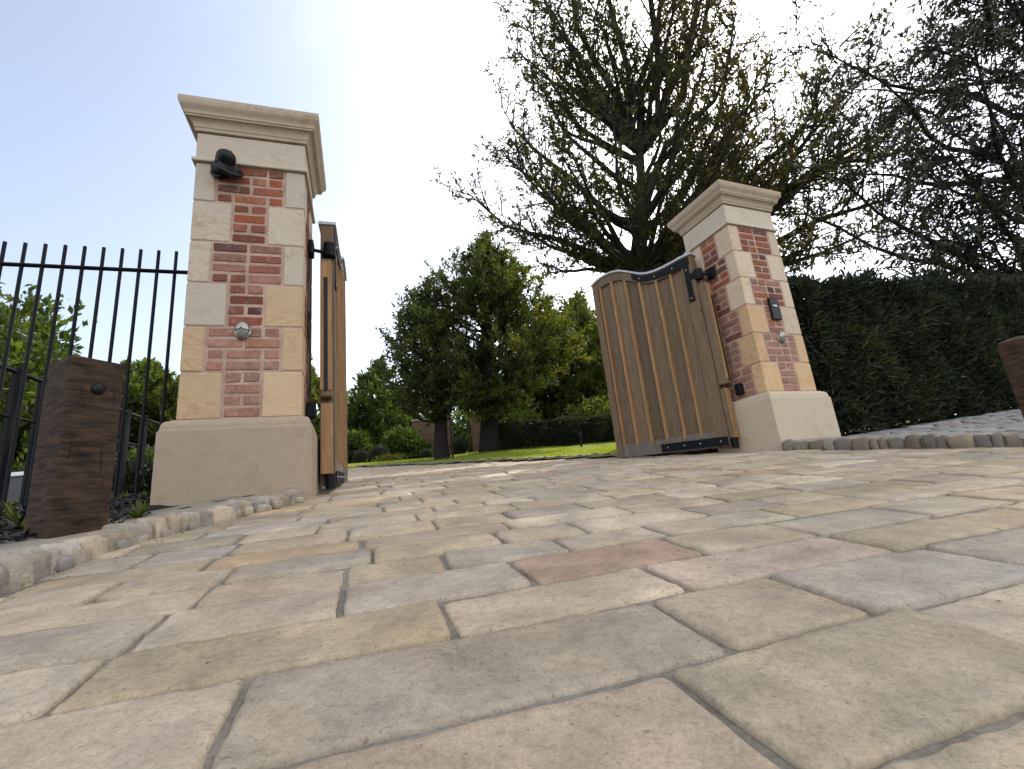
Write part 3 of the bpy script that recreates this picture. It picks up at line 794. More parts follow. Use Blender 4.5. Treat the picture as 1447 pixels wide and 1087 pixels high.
# left leaf, standing open almost edge on to the camera
hl = np.array([-1.345, 3.34]); ll = np.array([-1.735, 4.665])
gL, yL = gate('left timber gate leaf seen nearly edge on beside the left pillar', tuple(ll), tuple(hl), -.135, .37, .262, True, -1)

def bracket(F, side, zc, gate_obj, hinge_xy):      # iron bracket from the pillar's side face to the hinge collar
    pass
def pin(parent, A, B, zt):
    inv = np.array(parent.matrix_basis.inverted())
    A = xf(inv, np.array([A]))[0]; B = xf(inv, np.array([B]))[0]
    mb = MB(); mb.tube([A, B], .014, 10)
    mb.build('hinge_arm', M_IRON, parent)
for gobj, F, sx, zs, hz_ in ((gR, FR, 0, 2.21, (2.109, 4.75)), (gL, FL, W, 2.055, tuple(hl))):
    bpy.context.view_layer.update()
    d = np.array(hz_); Pm = xf(F, np.array([[sx, D * .52, 0]]))[0]; Pm[2] = zs
    yw = gobj.rotation_euler[2]; hp = np.array([hz_[0] + math.cos(yw) * .03, hz_[1] + math.sin(yw) * .03, zs])
    pin(gobj, Pm, hp, zs)
    inv = np.array(gobj.matrix_basis.inverted())
    mb = MB(); V = MB()
    q = xf(F, np.array([[sx + (-.02 if sx == 0 else .02), D * .52, zs - F[2, 3]]]))[0]
    yawp = math.atan2(F[1, 0], F[0, 0])
    mb.box((0, 0, 0), (.035, .10, .12), .008, M=inv @ frame(q, yawp)); mb.build('wall_plate', M_IRON, gobj)
    q2 = xf(F, np.array([[sx + (-.03 if sx == 0 else .03), D * .46, .10]]))[0]
    mb = MB(); mb.box((0, 0, 0), (.06, .07, .11), .008, M=inv @ frame(q2, yawp)); mb.build('keep_box', M_IRON, gobj)

# ------------------------------------------------------------------ railings on the left
yf = .3216; dF = np.array([-math.cos(yf), -math.sin(yf)])
Pm = np.array([PIL['left']['o'][0] - math.sin(yf) * D / 2, PIL['left']['o'][1] + math.cos(yf) * D / 2])
t = thing('iron_railing', 'black iron railing of slim upright bars running left from the left pillar', 'railing', (Pm[0], Pm[1], float(G(*Pm))), 0)
gz0 = float(G(*Pm))
def FP(s, z): return (dF[0] * s, dF[1] * s, z - gz0)
for k in range(20):
    s = .171 + .1049 * k
    MB().tube([FP(s, .16), FP(s, .9), FP(s, 1.960)], .0105, 10).build('bar', M_IRON, t, smooth=True)
Mr = frame((0, 0, 0), yf)
MB().box((-1.12, 0, 1.803 - gz0), (2.36, .04, .012), .002, M=Mr).build('rail', M_IRON, t)
MB().box((-1.12, 0, .245 - gz0), (2.36, .04, .012), .002, M=Mr).build('rail', M_IRON, t)
MB().box((.02, 0, 1.797 - gz0), (.08, .05, .03), .003, M=Mr).build('fixing_lug', M_IRON, t)

# low railing running back behind it
A = at(10, 521, 2.85); B = at(235, 603, 5.6)
t = thing('garden_railing', 'low black iron railing with thick posts running back behind the upright bars', 'railing', (A[0], A[1], float(G(A[0], A[1]))))
def RP_(f, hgt): P = A + (B - A) * f; return P - A + np.array([0, 0, A[2] - float(G(A[0], A[1])) + hgt])
def wall_f(px, py):
    n = np.array([-(B - A)[1], (B - A)[0]]); d = ray(px, py); tt = (A[:2] @ n) / (d[:2] @ n); P = d[:2] * tt
    return float((P - A[:2]) @ (B - A)[:2] / ((B - A)[:2] @ (B - A)[:2]))
MB().tube([RP_(-.25, 0), RP_(.3, 0), RP_(1.1, 0)], .016, 8).build('rail', M_IRON, t)
MB().tube([RP_(-.25, -.30), RP_(.3, -.30), RP_(1.1, -.30)], .010, 8).build('rail', M_IRON, t)
for px, py, w in ((24, 530, .040), (58, 540, .026), (180, 583, .05), (204, 592, .055)):
    f = wall_f(px, py); P = A + (B - A) * f; hgt = P[2] - float(G(P[0], P[1]))
    q = RP_(f, 0); MB().box((q[0], q[1], q[2] - hgt / 2 + .01), (w, w, hgt + .04), .003).build('post', M_IRON, t)

# ------------------------------------------------------------------ timber posts
def timber_post(label, corner, side, yaw, zb, ht, chamf, studs, tone, group):
    t = thing('timber_post', label, 'post', (corner[0], corner[1], zb), yaw, group)
    mb = MB(); r = np.random.default_rng(int(abs(corner[0]) * 100))
    n = 26; zz = np.linspace(-.12, ht - chamf, n); rings = []
    def ring(z, ins, wob):
        P = []
        h = side / 2; k = 7
        for a in range(4):
            for b in np.linspace(-1, 1, k)[:-1]:
                q = [(b, -1), (1, b), (-b, 1), (-1, -b)][a]
                x, y = q[0], q[1]
                cc = (abs(x) ** 40 + abs(y) ** 40) ** (-1 / 40) if abs(x) > .9 and abs(y) > .9 else 1
                P.append((x * cc * (h - ins), y * cc * (h - ins), z))
        P = np.array(P); P[:, :2] *= (1 + wob * .007 * N3(P, 6))[:, None]; return P + np.array([side / 2, side / 2, 0])
    for z in zz: rings.append(ring(z, 0, 1))
    if chamf > .01: rings += [ring(ht - chamf * .3, side * .22, 0), ring(ht, side * .40, 0)]
    else: rings += [ring(ht, .004, 0)]
    mb.loft(np.array(rings), col=tone); mb.build('shaft', M_SLEEPER, t)
    for (fx, fz) in studs:
        mb = MB(); M = TR(fx * side, 0, fz) @ RX(PI / 2)
        lathe(mb, [(0, 0), (.022, 0), (.022, .006), (.014, .012), (0, .014)], M, n=20); mb.build('reflector', M_BLACK, t, smooth=True)
    # saw cracks
    return t
timber_post('dark square timber post with a round black stud, in front of the iron railing', (-1.6, 1.63), .172, math.radians(67), float(G(-1.6, 1.64)), .715, 0, [(.52, .60)], (.44, .42, .41), 'timber bollard posts')
timber_post('dark timber post with chamfered pale top on the right pavement by the hedge', (3.43, 3.06), .165, math.radians(22), float(pav_z(3.45, 3.1)), .665, .03, [(.5, .56)], (.55, .52, .5), 'timber bollard posts')

# ------------------------------------------------------------------ low walls and things beyond the railings
def low_wall(name, label, P, Q, h, th, mat, cop=None, drop=.5):
    P = np.array(P); Q = np.array(Q); yaw = math.atan2(Q[1] - P[1], Q[0] - P[0]); L = np.linalg.norm((Q - P)[:2])
    t = thing(name, label, 'wall', P, yaw)
    MB().box((L / 2, 0, h / 2 - drop / 2), (L, th, h + drop), .008).build('wall_body', mat, t)
    if cop: MB().box((L / 2, 0, h + .035), (L + .06, th + .08, .07), .01).build('coping', cop, t)
    return t
P = at(-60, 704, 7.6); Q = at(150, 694, 8.0)
low_wall('low_wall', 'low black wall with a pale silver coping behind the railings', P, Q, .26, .2, M_DARKPANEL, M_COPING)
P = at(135, 695, 7.0); Q = at(300, 690, 7.2)
low_wall('low_wall', 'low pale rendered wall between the timber post and the left pillar', P, Q, .15, .18, M_RENDER)
# red hoop behind the pale wall
q = at(217, 680, 7.9); t = thing('red_hoop', 'small red arched metal frame behind the pale low wall', 'garden frame', q)
th = np.linspace(0, PI, 16)
MB().tube(np.stack([-.16 * np.cos(th), 0 * th, .02 + .22 * np.sin(th)], 1), .012, 8).build('arch', M_RED, t)
MB().tube([(-.16, 0, .03), (-.16, 0, -.3)], .012, 8).build('leg', M_RED, t); MB().tube([(.16, 0, .03), (.16, 0, -.3)], .012, 8).build('leg', M_RED, t)

# garden wall and hut far behind the trees, lamp posts on the lawn
P = at(585, 640, 22); Q = at(640, 634, 22); low_wall('garden_wall', 'short brown brick wall far behind the tree trunks', P, Q, 1.45, .3, M_GWALL, M_RENDER)
P = at(668, 632, 21); Q = at(712, 628, 21)
t = thing('garden_shed', 'small brown wooden shed partly hidden behind the tree trunk', 'shed', P, 0)
w = float(np.linalg.norm(Q - P))
MB().box((w / 2, .5, .6), (w, 1.0, 1.9), .01).build('wall', M_GWALL, t)
mb = MB(); mb.loft(np.array([[(-.1, -.1, 1.55), (-.1, .5, 1.85), (-.1, 1.1, 1.55), (-.1, 1.1, 1.50), (-.1, -.1, 1.50)], [(w + .1, -.1, 1.55), (w + .1, .5, 1.85), (w + .1, 1.1, 1.55), (w + .1, 1.1, 1.50), (w + .1, -.1, 1.50)]])); mb.build('roof', M_GREYWOOD, t)
MB().box((w / 2, -.015, .45), (.5, .03, 1.5), .01).build('door', M_GREYWOOD, t)
q = hit(822, 632, .03); t = thing('lawn_light', 'short black bollard light standing on the sunlit lawn', 'garden light', q)
mb = MB(); lathe(mb, [(0, -.1), (.045, -.1), (.045, .02), (.03, .03), (.03, .30), (0, .30)], np.eye(4), n=14); mb.build('stem', M_IRON, t)
mb = MB(); lathe(mb, [(0, .30), (.05, .30), (.055, .33), (.045, .40), (0, .41)], np.eye(4), n=14); mb.build('lamp_head', M_IRON, t)
q = hit(640, 648, .03); t = thing('lamp_post', 'thin black lamp post on the lawn between the two dark trunks', 'lamp post', q)
MB().tube([(0, 0, -.1), (0, 0, .4), (0, 0, 1.35)], .028, 8).build('stem', M_IRON, t)
mb = MB(); lathe(mb, [(0, 1.35), (.06, 1.35), (.09, 1.5), (.02, 1.6), (0, 1.61)], np.eye(4), n=10); mb.build('lantern', M_IRON, t)

# ------------------------------------------------------------------ foliage
def curve(p0, p1, rise, n=8, wig=.04, seed=0):
    r = np.random.default_rng(seed); p0 = np.asarray(p0, float); p1 = np.asarray(p1, float)
    c = (p0 + p1) / 2; c[2] -= rise
    t_ = np.linspace(0, 1, n)[:, None]
    P = (1 - t_) ** 2 * p0 + 2 * t_ * (1 - t_) * c + t_ ** 2 * p1
    L = np.linalg.norm(p1 - p0)
    w = r.normal(size=(n, 3)) * wig * L; w[0] = 0; w[-1] = 0
    w[1:-1] = (w[:-2] + w[1:-1] * 2 + w[2:]) / 4
    return P + w
def tree(name, label, cat, base, trunk_top, r0, limbs, seed, leafmat, barkmat, subs=12, twigs=5, per=16, leaf=(.16, .045), spread=.34, up=.35, droop=0.0, tint=(.5, .22), warm=None, group=None, start=.25, lean=None, rseg=6, curve_k=.16, sub_len=(.22, .40), limb_r=.32, fan=.55, limb_k=1.0, bare=.14):
    """trunk, limbs that curve to the given end points, side branches, twigs carrying small leaf sprays"""
    r = np.random.default_rng(seed); base = np.asarray(base, float)
    t = thing(name, label, cat, base, 0, group); trunk = MB(); LP = []; LD = []; LT = []
    tt = np.asarray(trunk_top, float) - base
    n = 10; f = np.linspace(0, 1, n)[:, None]
    TP = f * tt + np.array([[0, 0, 0]]) + r.normal(size=(n, 3)) * r0 * .12 * np.sin(f * PI) ; TP = np.concatenate([[[0, 0, -.4]], TP])
    TR_ = r0 * np.r_[1.2, 1.14, 1.0 - .85 * np.linspace(0, 1, n)[1:] ** 1.1]
    TR_ = np.maximum(TR_, .02)
    trunk.tube(TP, TR_, 12)
    limbs = [np.asarray(q, float) - base for q in limbs]
    H = tt[2]
    for li, q in enumerate(limbs):
        hz = math.hypot(q[0] - tt[0] * .5, q[1] - tt[1] * .5)
        hs = np.clip(q[2] - hz * (fan + .25 * r.random()), start * H, H * .93) if q[2] > start * H else start * H * r.uniform(.95, 1.2)
        k = hs / H; p0 = np.array([np.interp(hs, TP[:, 2], TP[:, c]) for c in range(3)])
        Lg = np.linalg.norm(q - p0)
        P = curve(p0, q, Lg * curve_k * r.uniform(.5, 1.3) if q[2] > p0[2] - .3 else -Lg * .08, 9, .035, int(r.integers(1e9)))
        rl = max(.022, min(r0 * limb_r * limb_k, (.035 + Lg * .013) * limb_k)) * (1 - .35 * k)
        trunk.tube(P, np.linspace(rl, .012, 9), rseg)
        T = np.gradient(P, axis=0); T /= np.linalg.norm(T, axis=1)[:, None]
        ns = max(4, int(subs * Lg / 4))
        for si in range(ns):
            fr = bare + (1 - bare) * (si + r.random()) / ns; x = fr * 8; i = min(int(x), 7); pp = P[i] + (P[i + 1] - P[i]) * (x - i); td = T[i]
            sd = np.cross(td, r.normal(size=3)); sd /= np.linalg.norm(sd)
            Ls = Lg * r.uniform(*sub_len) * (1.1 - .55 * fr) + .15
            e = pp + (td * .75 + sd * .8 * (1 if si % 2 else -1)) * Ls + np.array([0, 0, Ls * (up - droop)])
            SP = curve(pp, e, Ls * .10 * (1 if droop < .3 else -1.2), 5, .05, int(r.integers(1e9)))
            trunk.tube(SP, np.linspace(max(.006, rl * .22), .004, 5), 4, cap=False)
            st = np.gradient(SP, axis=0); st /= np.linalg.norm(st, axis=1)[:, None]
            wm = 0 if warm is None else warm(pp + base)
            for ti in range(twigs):
                fr2 = .12 + .88 * (ti + r.random()) / twigs; x2 = fr2 * 4; j = min(int(x2), 3); p2 = SP[j] + (SP[j + 1] - SP[j]) * (x2 - j)
                d2 = st[j] * .8 + r.normal(size=3) * .55; d2[2] += up * .7 - droop * 1.1; d2 /= np.linalg.norm(d2)
                L2 = Ls * r.uniform(.25, .5) + .10
                ff = r.random(per)
                LP.append(p2 + d2 * (L2 * ff)[:, None] + r.normal(size=(per, 3)) * spread * .09)
                LD.append(d2 * .9 + r.normal(size=(per, 3)) * .55 + np.array([0, 0, .12 - droop * .9]))
                LT.append(np.clip(r.normal(tint[0] + wm, tint[1] * .5) + r.normal(size=per) * tint[1], 0, 1))
    LP = np.concatenate(LP); LD = np.concatenate(LD); LT = np.concatenate(LT); nl = len(LP)
    trunk.build('trunk', barkmat, t, smooth=True)
    cr = MB(); cr.leaves(LP, LD, leaf[0] * r.uniform(.6, 1.25, nl), leaf[1] * r.uniform(.7, 1.3, nl), LT[:, None] * np.ones(3))
    cr.build('crown', leafmat, t)
    return t

def ring_limbs(c, zs, rad, n, seed, zj=.5, ybias=0):
    r = np.random.default_rng(seed); out = []
    for k in range(n):
        a = 2 * PI * k / n + r.uniform(-.3, .3); f = r.random()
        z = zs[0] + (zs[1] - zs[0]) * f; R = rad(f) * r.uniform(.8, 1.1)
        out.append((c[0] + R * math.cos(a), c[1] + R * math.sin(a) + ybias, z + r.normal() * zj))
    return out

# the big conifer behind the right pillar: limb ends taken from its outline
b1 = at(903, 600, 12.0); b1[2] = float(G(b1[0], b1[1]))
top1 = at(905, 190, 12.0)
ends = [(658, 270, 11.5), (718, 222, 12), (708, 150, 12.5), (728, 70, 11.5), (738, 30, 12.8), (760, -10, 11.5), (730, -80, 12), (760, -140, 12.4), (820, -200, 11.6),
        (745, 330, 11.4), (765, 372, 12.2), (700, 300, 12.6), (790, 60, 10.8), (850, 20, 11), (960, -60, 10.8), (1010, -120, 12), (1060, -220, 12.3), (940, -300, 11.5), (880, -380, 12.2),
        (1000, 30, 11), (1050, 60, 12), (1090, 75, 11.4), (1100, 150, 12.2), (1075, 230, 11.4), (1190, 60, 11.2), (1240, 80, 11.8), (1300, 120, 11.3), (1310, 165, 12.2), (1290, 240, 11.6),
        (1255, 310, 11.2), (1190, 345, 11.6), (1160, 225, 11.2), (1215, 160, 10.8), (1130, 380, 11.6), (1180, 140, 12.4), (860, 120, 9.6), (960, 170, 9.4), (800, 200, 9.8), (1000, 220, 9.8), (880, 240, 9.6), (1060, 130, 9.8),
        (760, 250, 10.4), (820, 300, 10.6), (980, 300, 10.4), (830, 350, 11), (960, 340, 11), (1040, 15, 11.4), (1062, 120, 12.8), (1022, 165, 11.2), (1005, -40, 12.6), (1085, 190, 12.4), (965, 60, 12.4), (985, 115, 11), (1015, 90, 12.6), (1050, 200, 10.6), (930, 20, 11), (1000, 260, 11.6), (1120, 250, 11)]
L1 = [at(*e) for e in ends]
L1 += ring_limbs((b1[0], b1[1] + .4), (8.5, 13), lambda f: 3.2 - 1.2 * f, 10, 2)
L1 += ring_limbs((b1[0], b1[1]), (13.2, 15), lambda f: 2.6 - 1.4 * f, 6, 3)
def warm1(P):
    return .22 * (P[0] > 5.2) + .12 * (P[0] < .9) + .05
tree('conifer_tree', 'largest dark conifer with fanned open branches against the bright sky behind the right pillar', 'tree', b1, top1, .44, L1, 31, M_FIR, M_BARK, subs=12, twigs=6, per=10, leaf=(.165, .046), spread=.22, sub_len=(.10, .23), warm=warm1, tint=(.40, .24), group='garden trees', start=.52, fan=1.35, limb_k=1.45, bare=.24)

# grey drooping tree at the right edge, behind the hedge
b2 = at(1462, 560, 9.2); b2[2] = float(np.polyval(hz, 9)) - .3
ends = [(1285, 145, 8.8), (1300, 60, 9.2), (1345, -10, 9), (1330, 200, 8.4), (1290, 235, 9.4), (1330, 300, 8.6), (1260, 380, 8.8), (1300, 340, 9.6), (1390, -60, 9), (1380, 120, 8), (1370, 260, 8.2), (1400, 340, 8.4), (1420, 40, 8.4),
        (1440, 180, 7.8), (1500, 20, 9), (1540, 150, 9), (1560, 300, 9), (1470, -80, 9), (1340, 110, 9.8), (1400, 200, 9.8), (1600, 60, 9.5), (1360, 20, 9.6), (1430, 300, 9.6)]
L2 = [at(*e) for e in ends] + ring_limbs((b2[0], b2[1]), (6, 11.5), lambda f: 3.6 - 1.6 * f, 14, 5)
def warm2(P): return .55 if (P[2] < 4.2 and random.random() < .25) else (.1 if random.random() < .2 else 0)
tree('weeping_tree', 'grey green drooping tree cut off by the right edge behind the hedge', 'tree', b2, at(1475, -160, 9.2), .30, L2, 57, M_GREY, M_BARK2, subs=14, twigs=7, per=11, leaf=(.19, .042), up=.1, droop=.42, tint=(.35, .2), warm=warm2, group='garden trees', start=.18)

# round dark tree in the middle and its companions on the lawn
def oval_tree(name, label, px, py, Y, box, seed, mat, n=46, leaf=(.22, .085), trunk_px=30, tint=(.4, .22), depth=None, warm=None, per=12, subs=12, twigs=5, bark=M_BARK2, up=.3, fan=.0, start=.2):
    b = at(px, py, Y); b[2] = float(G(b[0], b[1])) 
    x0, y0, x1, y1 = box                       # crown outline in the photograph
    r = np.random.default_rng(seed); lim = []
    cxp, cyp = (x0 + x1) / 2, (y0 + y1) / 2; sc = Y / 640
    dep = depth or (x1 - x0) / 2 * sc
    for k in range(n):
        a = r.uniform(0, 2 * PI); rr = math.sqrt(r.uniform(.08, 1)); v = math.sin(a) * rr
        hw = (x1 - x0) / 2 * (1.0 if v < -.25 else (1 - ((v + .25) / 1.25) ** 1.4 * .7)) * (1.0 if v > -.6 else .85); rr = max(rr, .5) if v > .3 else rr
        X = cxp + hw * math.cos(a) * rr * .93; Yp = cyp - (y1 - y0) / 2 * v * .93
        m_ = dep * math.sqrt(max(0, 1 - rr * rr * .9)); lim.append(at(X, Yp, Y + r.uniform(-1, 1) * m_))
    top = at((cxp * .4 + px * .6), y0 + 8, Y)
    return tree(name, label, 'tree', b, top, trunk_px * Y / 640 / 2, lim, seed, mat, bark, subs=subs, twigs=twigs, per=per, leaf=leaf, tint=tint, up=up, warm=warm, group='garden trees', start=start, curve_k=.1, sub_len=(.25, .42))
w3 = lambda P: .35 if P[0] > -.1 and random.random() < .55 else (.1 if random.random() < .3 else -.08)
oval_tree('lawn_tree', 'broad dark tree with domed crown and thick trunk in the middle of the lawn', 692, 638, 15.5, (545, 332, 825, 600), 71, M_MID, 150, (.16, .05), 27, (.42, .22), warm=w3, per=18, subs=10)
oval_tree('lawn_tree', 'lower dark tree with leaning trunk left of the domed tree', 625, 650, 15.0, (528, 400, 665, 605), 72, M_MID, 60, (.16, .05), 20, (.28, .2))
oval_tree('lawn_tree', 'green tree with forked trunk above the clipped hedge beside the open gate', 800, 600, 28, (715, 415, 915, 610), 73, M_MID, 110, (.32, .11), 18, (.55, .22), warm=lambda P: .25 if P[0] < 1.6 and random.random() < .4 else 0)
oval_tree('garden_tree', 'pale green feathery tree behind the left gate leaf', 520, 640, 26, (470, 505, 600, 650), 74, M_FRESH, 50, (.34, .10), 14, (.5, .25), up=-.1, start=.1)
oval_tree('garden_tree', 'bright green tree filling the view behind the railings at the left edge', 10, 640, 11, (-190, 385, 135, 690), 75, M_FRESH, 70, (.20, .11), 22, (.42, .25), start=.1, per=14)
oval_tree('garden_tree', 'yellow green tree between the timber post and the left pillar', 205, 640, 13.5, (120, 512, 300, 690), 76, M_FRESH, 54, (.22, .11), 16, (.62, .25), start=.08, per=14)
oval_tree('garden_tree', 'sunlit green tree rising over the dark hedge at the right edge', 1480, 560, 10.5, (1335, 368, 1640, 540), 77, M_FRESH, 40, (.17, .08), 14, (.55, .25), start=.1)
oval_tree('garden_tree', 'mid green tree behind the left pillar and gate', 440, 640, 20, (330, 500, 505, 660), 78, M_MID, 44, (.28, .10), 16, (.6, .22), start=.1)

# far belt of trees that closes the view
def far_belt():
    mb = MB(); r = np.random.default_rng(5); P = []; T = []
    for k in range(150):
        a = r.uniform(-1.25, .75); Y = r.uniform(27, 40); x = a * Y; hgt = r.uniform(2.2, 4.6) * (1 + .25 * (a < -.55)); z0 = float(G(x, Y))
        n = 420; q = r.normal(size=(n, 3)); q /= np.linalg.norm(q, axis=1)[:, None]; q *= r.uniform(.6, 1.05, n)[:, None]
        P.append(np.array([x, Y, z0 + hgt * .42]) + q * np.array([1.9, 1.4, hgt * .6])); T.append(np.clip(r.normal(.4, .2) + r.normal(size=n) * .2, 0, 1))
    P = np.concatenate(P); T = np.concatenate(T); n = len(P)
    mb.leaves(P, r.normal(size=(n, 3)) + np.array([0, 0, .2]), r.uniform(.3, .6, n), r.uniform(.14, .26, n), T[:, None] * np.ones(3))
    mb.build('distant_trees', M_FRESH, kind='stuff')
far_belt()

# hedges
def hedge(name, label, P0, P1, zb0, zb1, h, th, n, leaf, seed, mat, top_rough=.05, tint=(.4, .25), lift=.0):
    P0 = np.array(P0[:2]); P1 = np.array(P1[:2]); L = np.linalg.norm(P1 - P0); d = (P1 - P0) / L; yaw = math.atan2(d[1], d[0])
    t = thing(name, label, 'hedge', (P0[0], P0[1], zb0), yaw); r = np.random.default_rng(seed)
    zb = lambda x: (zb1 - zb0) * np.asarray(x) / L
    nx, nz = int(L / .25) + 2, 8
    core = MB(); rings = []
    for x in np.linspace(.12, L - .12, nx):
        rg = []
        for (yy, zz) in ((-.30, lift + .12), (-.44, .3 * h), (-.44, .7 * h), (-.36, .92 * h), (0, .95 * h), (.36, .92 * h), (.44, .7 * h), (.44, .3 * h), (.30, lift + .12)):
            p = np.array([x, yy * th * .8, zz + float(zb(x)) - (.09 if zz > .8 * h else 0)]); p[1:] += .05 * th * N3(p, 1.7) ; rg.append(p)
        rings.append(rg)
    core.loft(np.array(rings)[:, ::-1]); core.build('inner_growth', M_CORE, t)
    fx = r.random(n) * L; side = r.choice([0, 1, 2, 3], n, p=[.56, .12, .27, .05])
    y = np.where(side == 0, -th / 2, np.where(side == 1, th / 2, r.uniform(-th / 2, th / 2, n)))
    z = np.where(side == 2, h, lift + (h - lift) * r.random(n)); fx = np.where(side == 3, r.choice([0, L], n), fx)
    q = np.stack([fx, y, z], 1); lump = N3b(q, .9) * .065 + N3(q, 2.6) * .03
    nrm = np.stack([np.where(side == 3, np.sign(fx - L / 2), 0), np.where(side == 0, -1, np.where(side == 1, 1, 0)), np.where(side == 2, 1, .0)], 1).astype(float)
    q = q + nrm * (lump - r.exponential(.05, n))[:, None]
    q[:, 2] += np.where(side == 2, top_rough * N3(np.stack([fx, y, 0 * y], 1), 1.3), 0) + zb(fx)
    k = q[:, 2] > h * .93; q[:, 1] *= np.where(k, .93, 1)
    D_ = nrm * .7 + r.normal(size=(n, 3)) * .6 + np.array([0, 0, .25])
    T = np.clip(r.normal(tint[0], tint[1], n) + lump * 3 - .1, 0, 1)
    ns = int(L * 42)
    for sx, sh in zip(r.uniform(.05, L - .05, ns), r.uniform(.06, .26, ns) * (top_rough / .1)):
        b0 = np.array([sx, r.uniform(-.42, .42) * th, h * .97 + float(zb(sx))]); dd = np.array([r.normal() * .35, r.normal() * .35, 1.0]); k_ = 16
        f_ = r.random(k_)[:, None]; q = np.concatenate([q, b0 + dd * sh * f_]); D_ = np.concatenate([D_, dd * .8 + r.normal(size=(k_, 3)) * .5]); T = np.concatenate([T, np.clip(r.normal(.62, .2, k_), 0, 1)])
    n = len(q)
    mb = MB(); mb.leaves(q, D_, leaf[0] * r.uniform(.6, 1.3, n), leaf[1] * r.uniform(.7, 1.3, n), T[:, None] * np.ones(3))
    mb.build('foliage', mat, t)
    for x in np.arange(.3, L, .55):
        MB().tube([(x, r.normal() * .08, -.15 + float(zb(x))), (x + r.normal() * .04, r.normal() * .08, h * .35 + float(zb(x))), (x + r.normal() * .06, 0, h * .7 + float(zb(x)))], [.03, .024, .012], 6).build('stem', M_BARK2, t)
    return t
H0 = np.array([3.2, np.polyval(hb2, 3.2) + .52]); H1 = np.array([10.5, np.polyval(hb2, 10.5) + .52])
hedge('tall_hedge', 'tall dark evergreen hedge beside the right pillar and pavement', H0, H1, .37, float(np.polyval(hz, 8.6)) + .05, 1.78, 1.0, 70000, (.115, .026), 3, M_HEDGE, .10, lift=.02)
h0 = hit(700, 637, .03); h1 = hit(880, 623, .03)
hd = (h1 - h0)[:2] / np.linalg.norm((h1 - h0)[:2]); h1 = h1[:2] + hd * 3.0; zz1 = float(G(h1[0], h1[1])); nv = np.array([-hd[1], hd[0]])
hs = np.linalg.norm(h0[:2]) * (38 / 700.)
hedge('clipped_hedge', 'low clipped dark hedge across the back of the lawn', h0[:2] + nv * .5, h1 + nv * .5, float(h0[2]), zz1, max(.72, hs), 1.0, 26000, (.10, .03), 4, M_HEDGE, .02, (.55, .25))

def topiary(label, q, rad, zc, seed, stretch=(1, 1, 1)):
    t = thing('topiary_bush', label, 'bush', q, 0, 'clipped bushes'); r = np.random.default_rng(seed); n = 2600
    d = r.normal(size=(n, 3)); d /= np.linalg.norm(d, axis=1)[:, None]; P = d * rad * (1 + .03 * r.normal(size=n))[:, None] * np.array(stretch) + np.array([0, 0, zc])
    mb = MB(); mb.leaves(P, d + r.normal(size=(n, 3)) * .6, rad * .16 * r.uniform(.6, 1.2, n), rad * .07, np.clip(r.normal(.55, .25, n), 0, 1)[:, None] * np.ones(3)); mb.build('foliage', M_HEDGE, t)
    core = MB(); rock(core, (0, 0, zc), (rad * 1.75 * stretch[0], rad * 1.75 * stretch[1], rad * 1.75 * stretch[2]), 0, seed, (1, 1, 1), 12, 1.0); core.build('inner_growth', M_CORE, t)
    MB().tube([(0, 0, -.15), (0, 0, zc)], rad * .12, 8).build('stem', M_BARK2, t)
for lab, px, py, Y, rp, fz, s in (('domed clipped bush beside the left gate leaf, nearest the drive', 537, 654, 17.5, 11.5, 1.15, 1), ('round clipped bush half hidden behind the left gate leaf', 512, 656, 17.0, 10.5, .95, 2),
                            ('small round bush by the brown garden wall', 603, 648, 19, 8, .9, 3), ('round green bush between the two dark trunks', 650, 634, 20, 11, 1.3, 4)):
    q = at(px, py, Y); q[2] = float(G(q[0], q[1])); rad = rp * Y / 660; topiary(lab, q, rad, rad * fz, s, (1.1, 1.1, .95))
# dark low shrubs that close the view below the trees
def shrub(label, q, s, seed, mat, n=3200, leaf=(.16, .07), tint=(.35, .25), cat='shrub', name='garden_shrub', group=None):
    t = thing(name, label, cat, q, 0, group); r = np.random.default_rng(seed)
    d = r.normal(size=(n, 3)); d /= np.linalg.norm(d, axis=1)[:, None]; d[:, 2] = np.abs(d[:, 2])
    rr = r.uniform(.45, 1.05, n) * (1 + .18 * N3(d, .8)); P = d * rr[:, None] * np.array(s)
    mb = MB(); mb.leaves(P, d + r.normal(size=(n, 3)) * .7, leaf[0] * r.uniform(.6, 1.3, n), leaf[1] * r.uniform(.7, 1.3, n), np.clip(r.normal(tint[0], tint[1], n), 0, 1)[:, None] * np.ones(3)); mb.build('foliage', mat, t)
    for k in range(4):
        a = r.uniform(0, 2 * PI); MB().tube([(0, 0, -.1), (math.cos(a) * s[0] * .4, math.sin(a) * s[1] * .4, s[2] * .6)], [.03 * s[2], .008], 5).build('stem', M_BARK2, t)
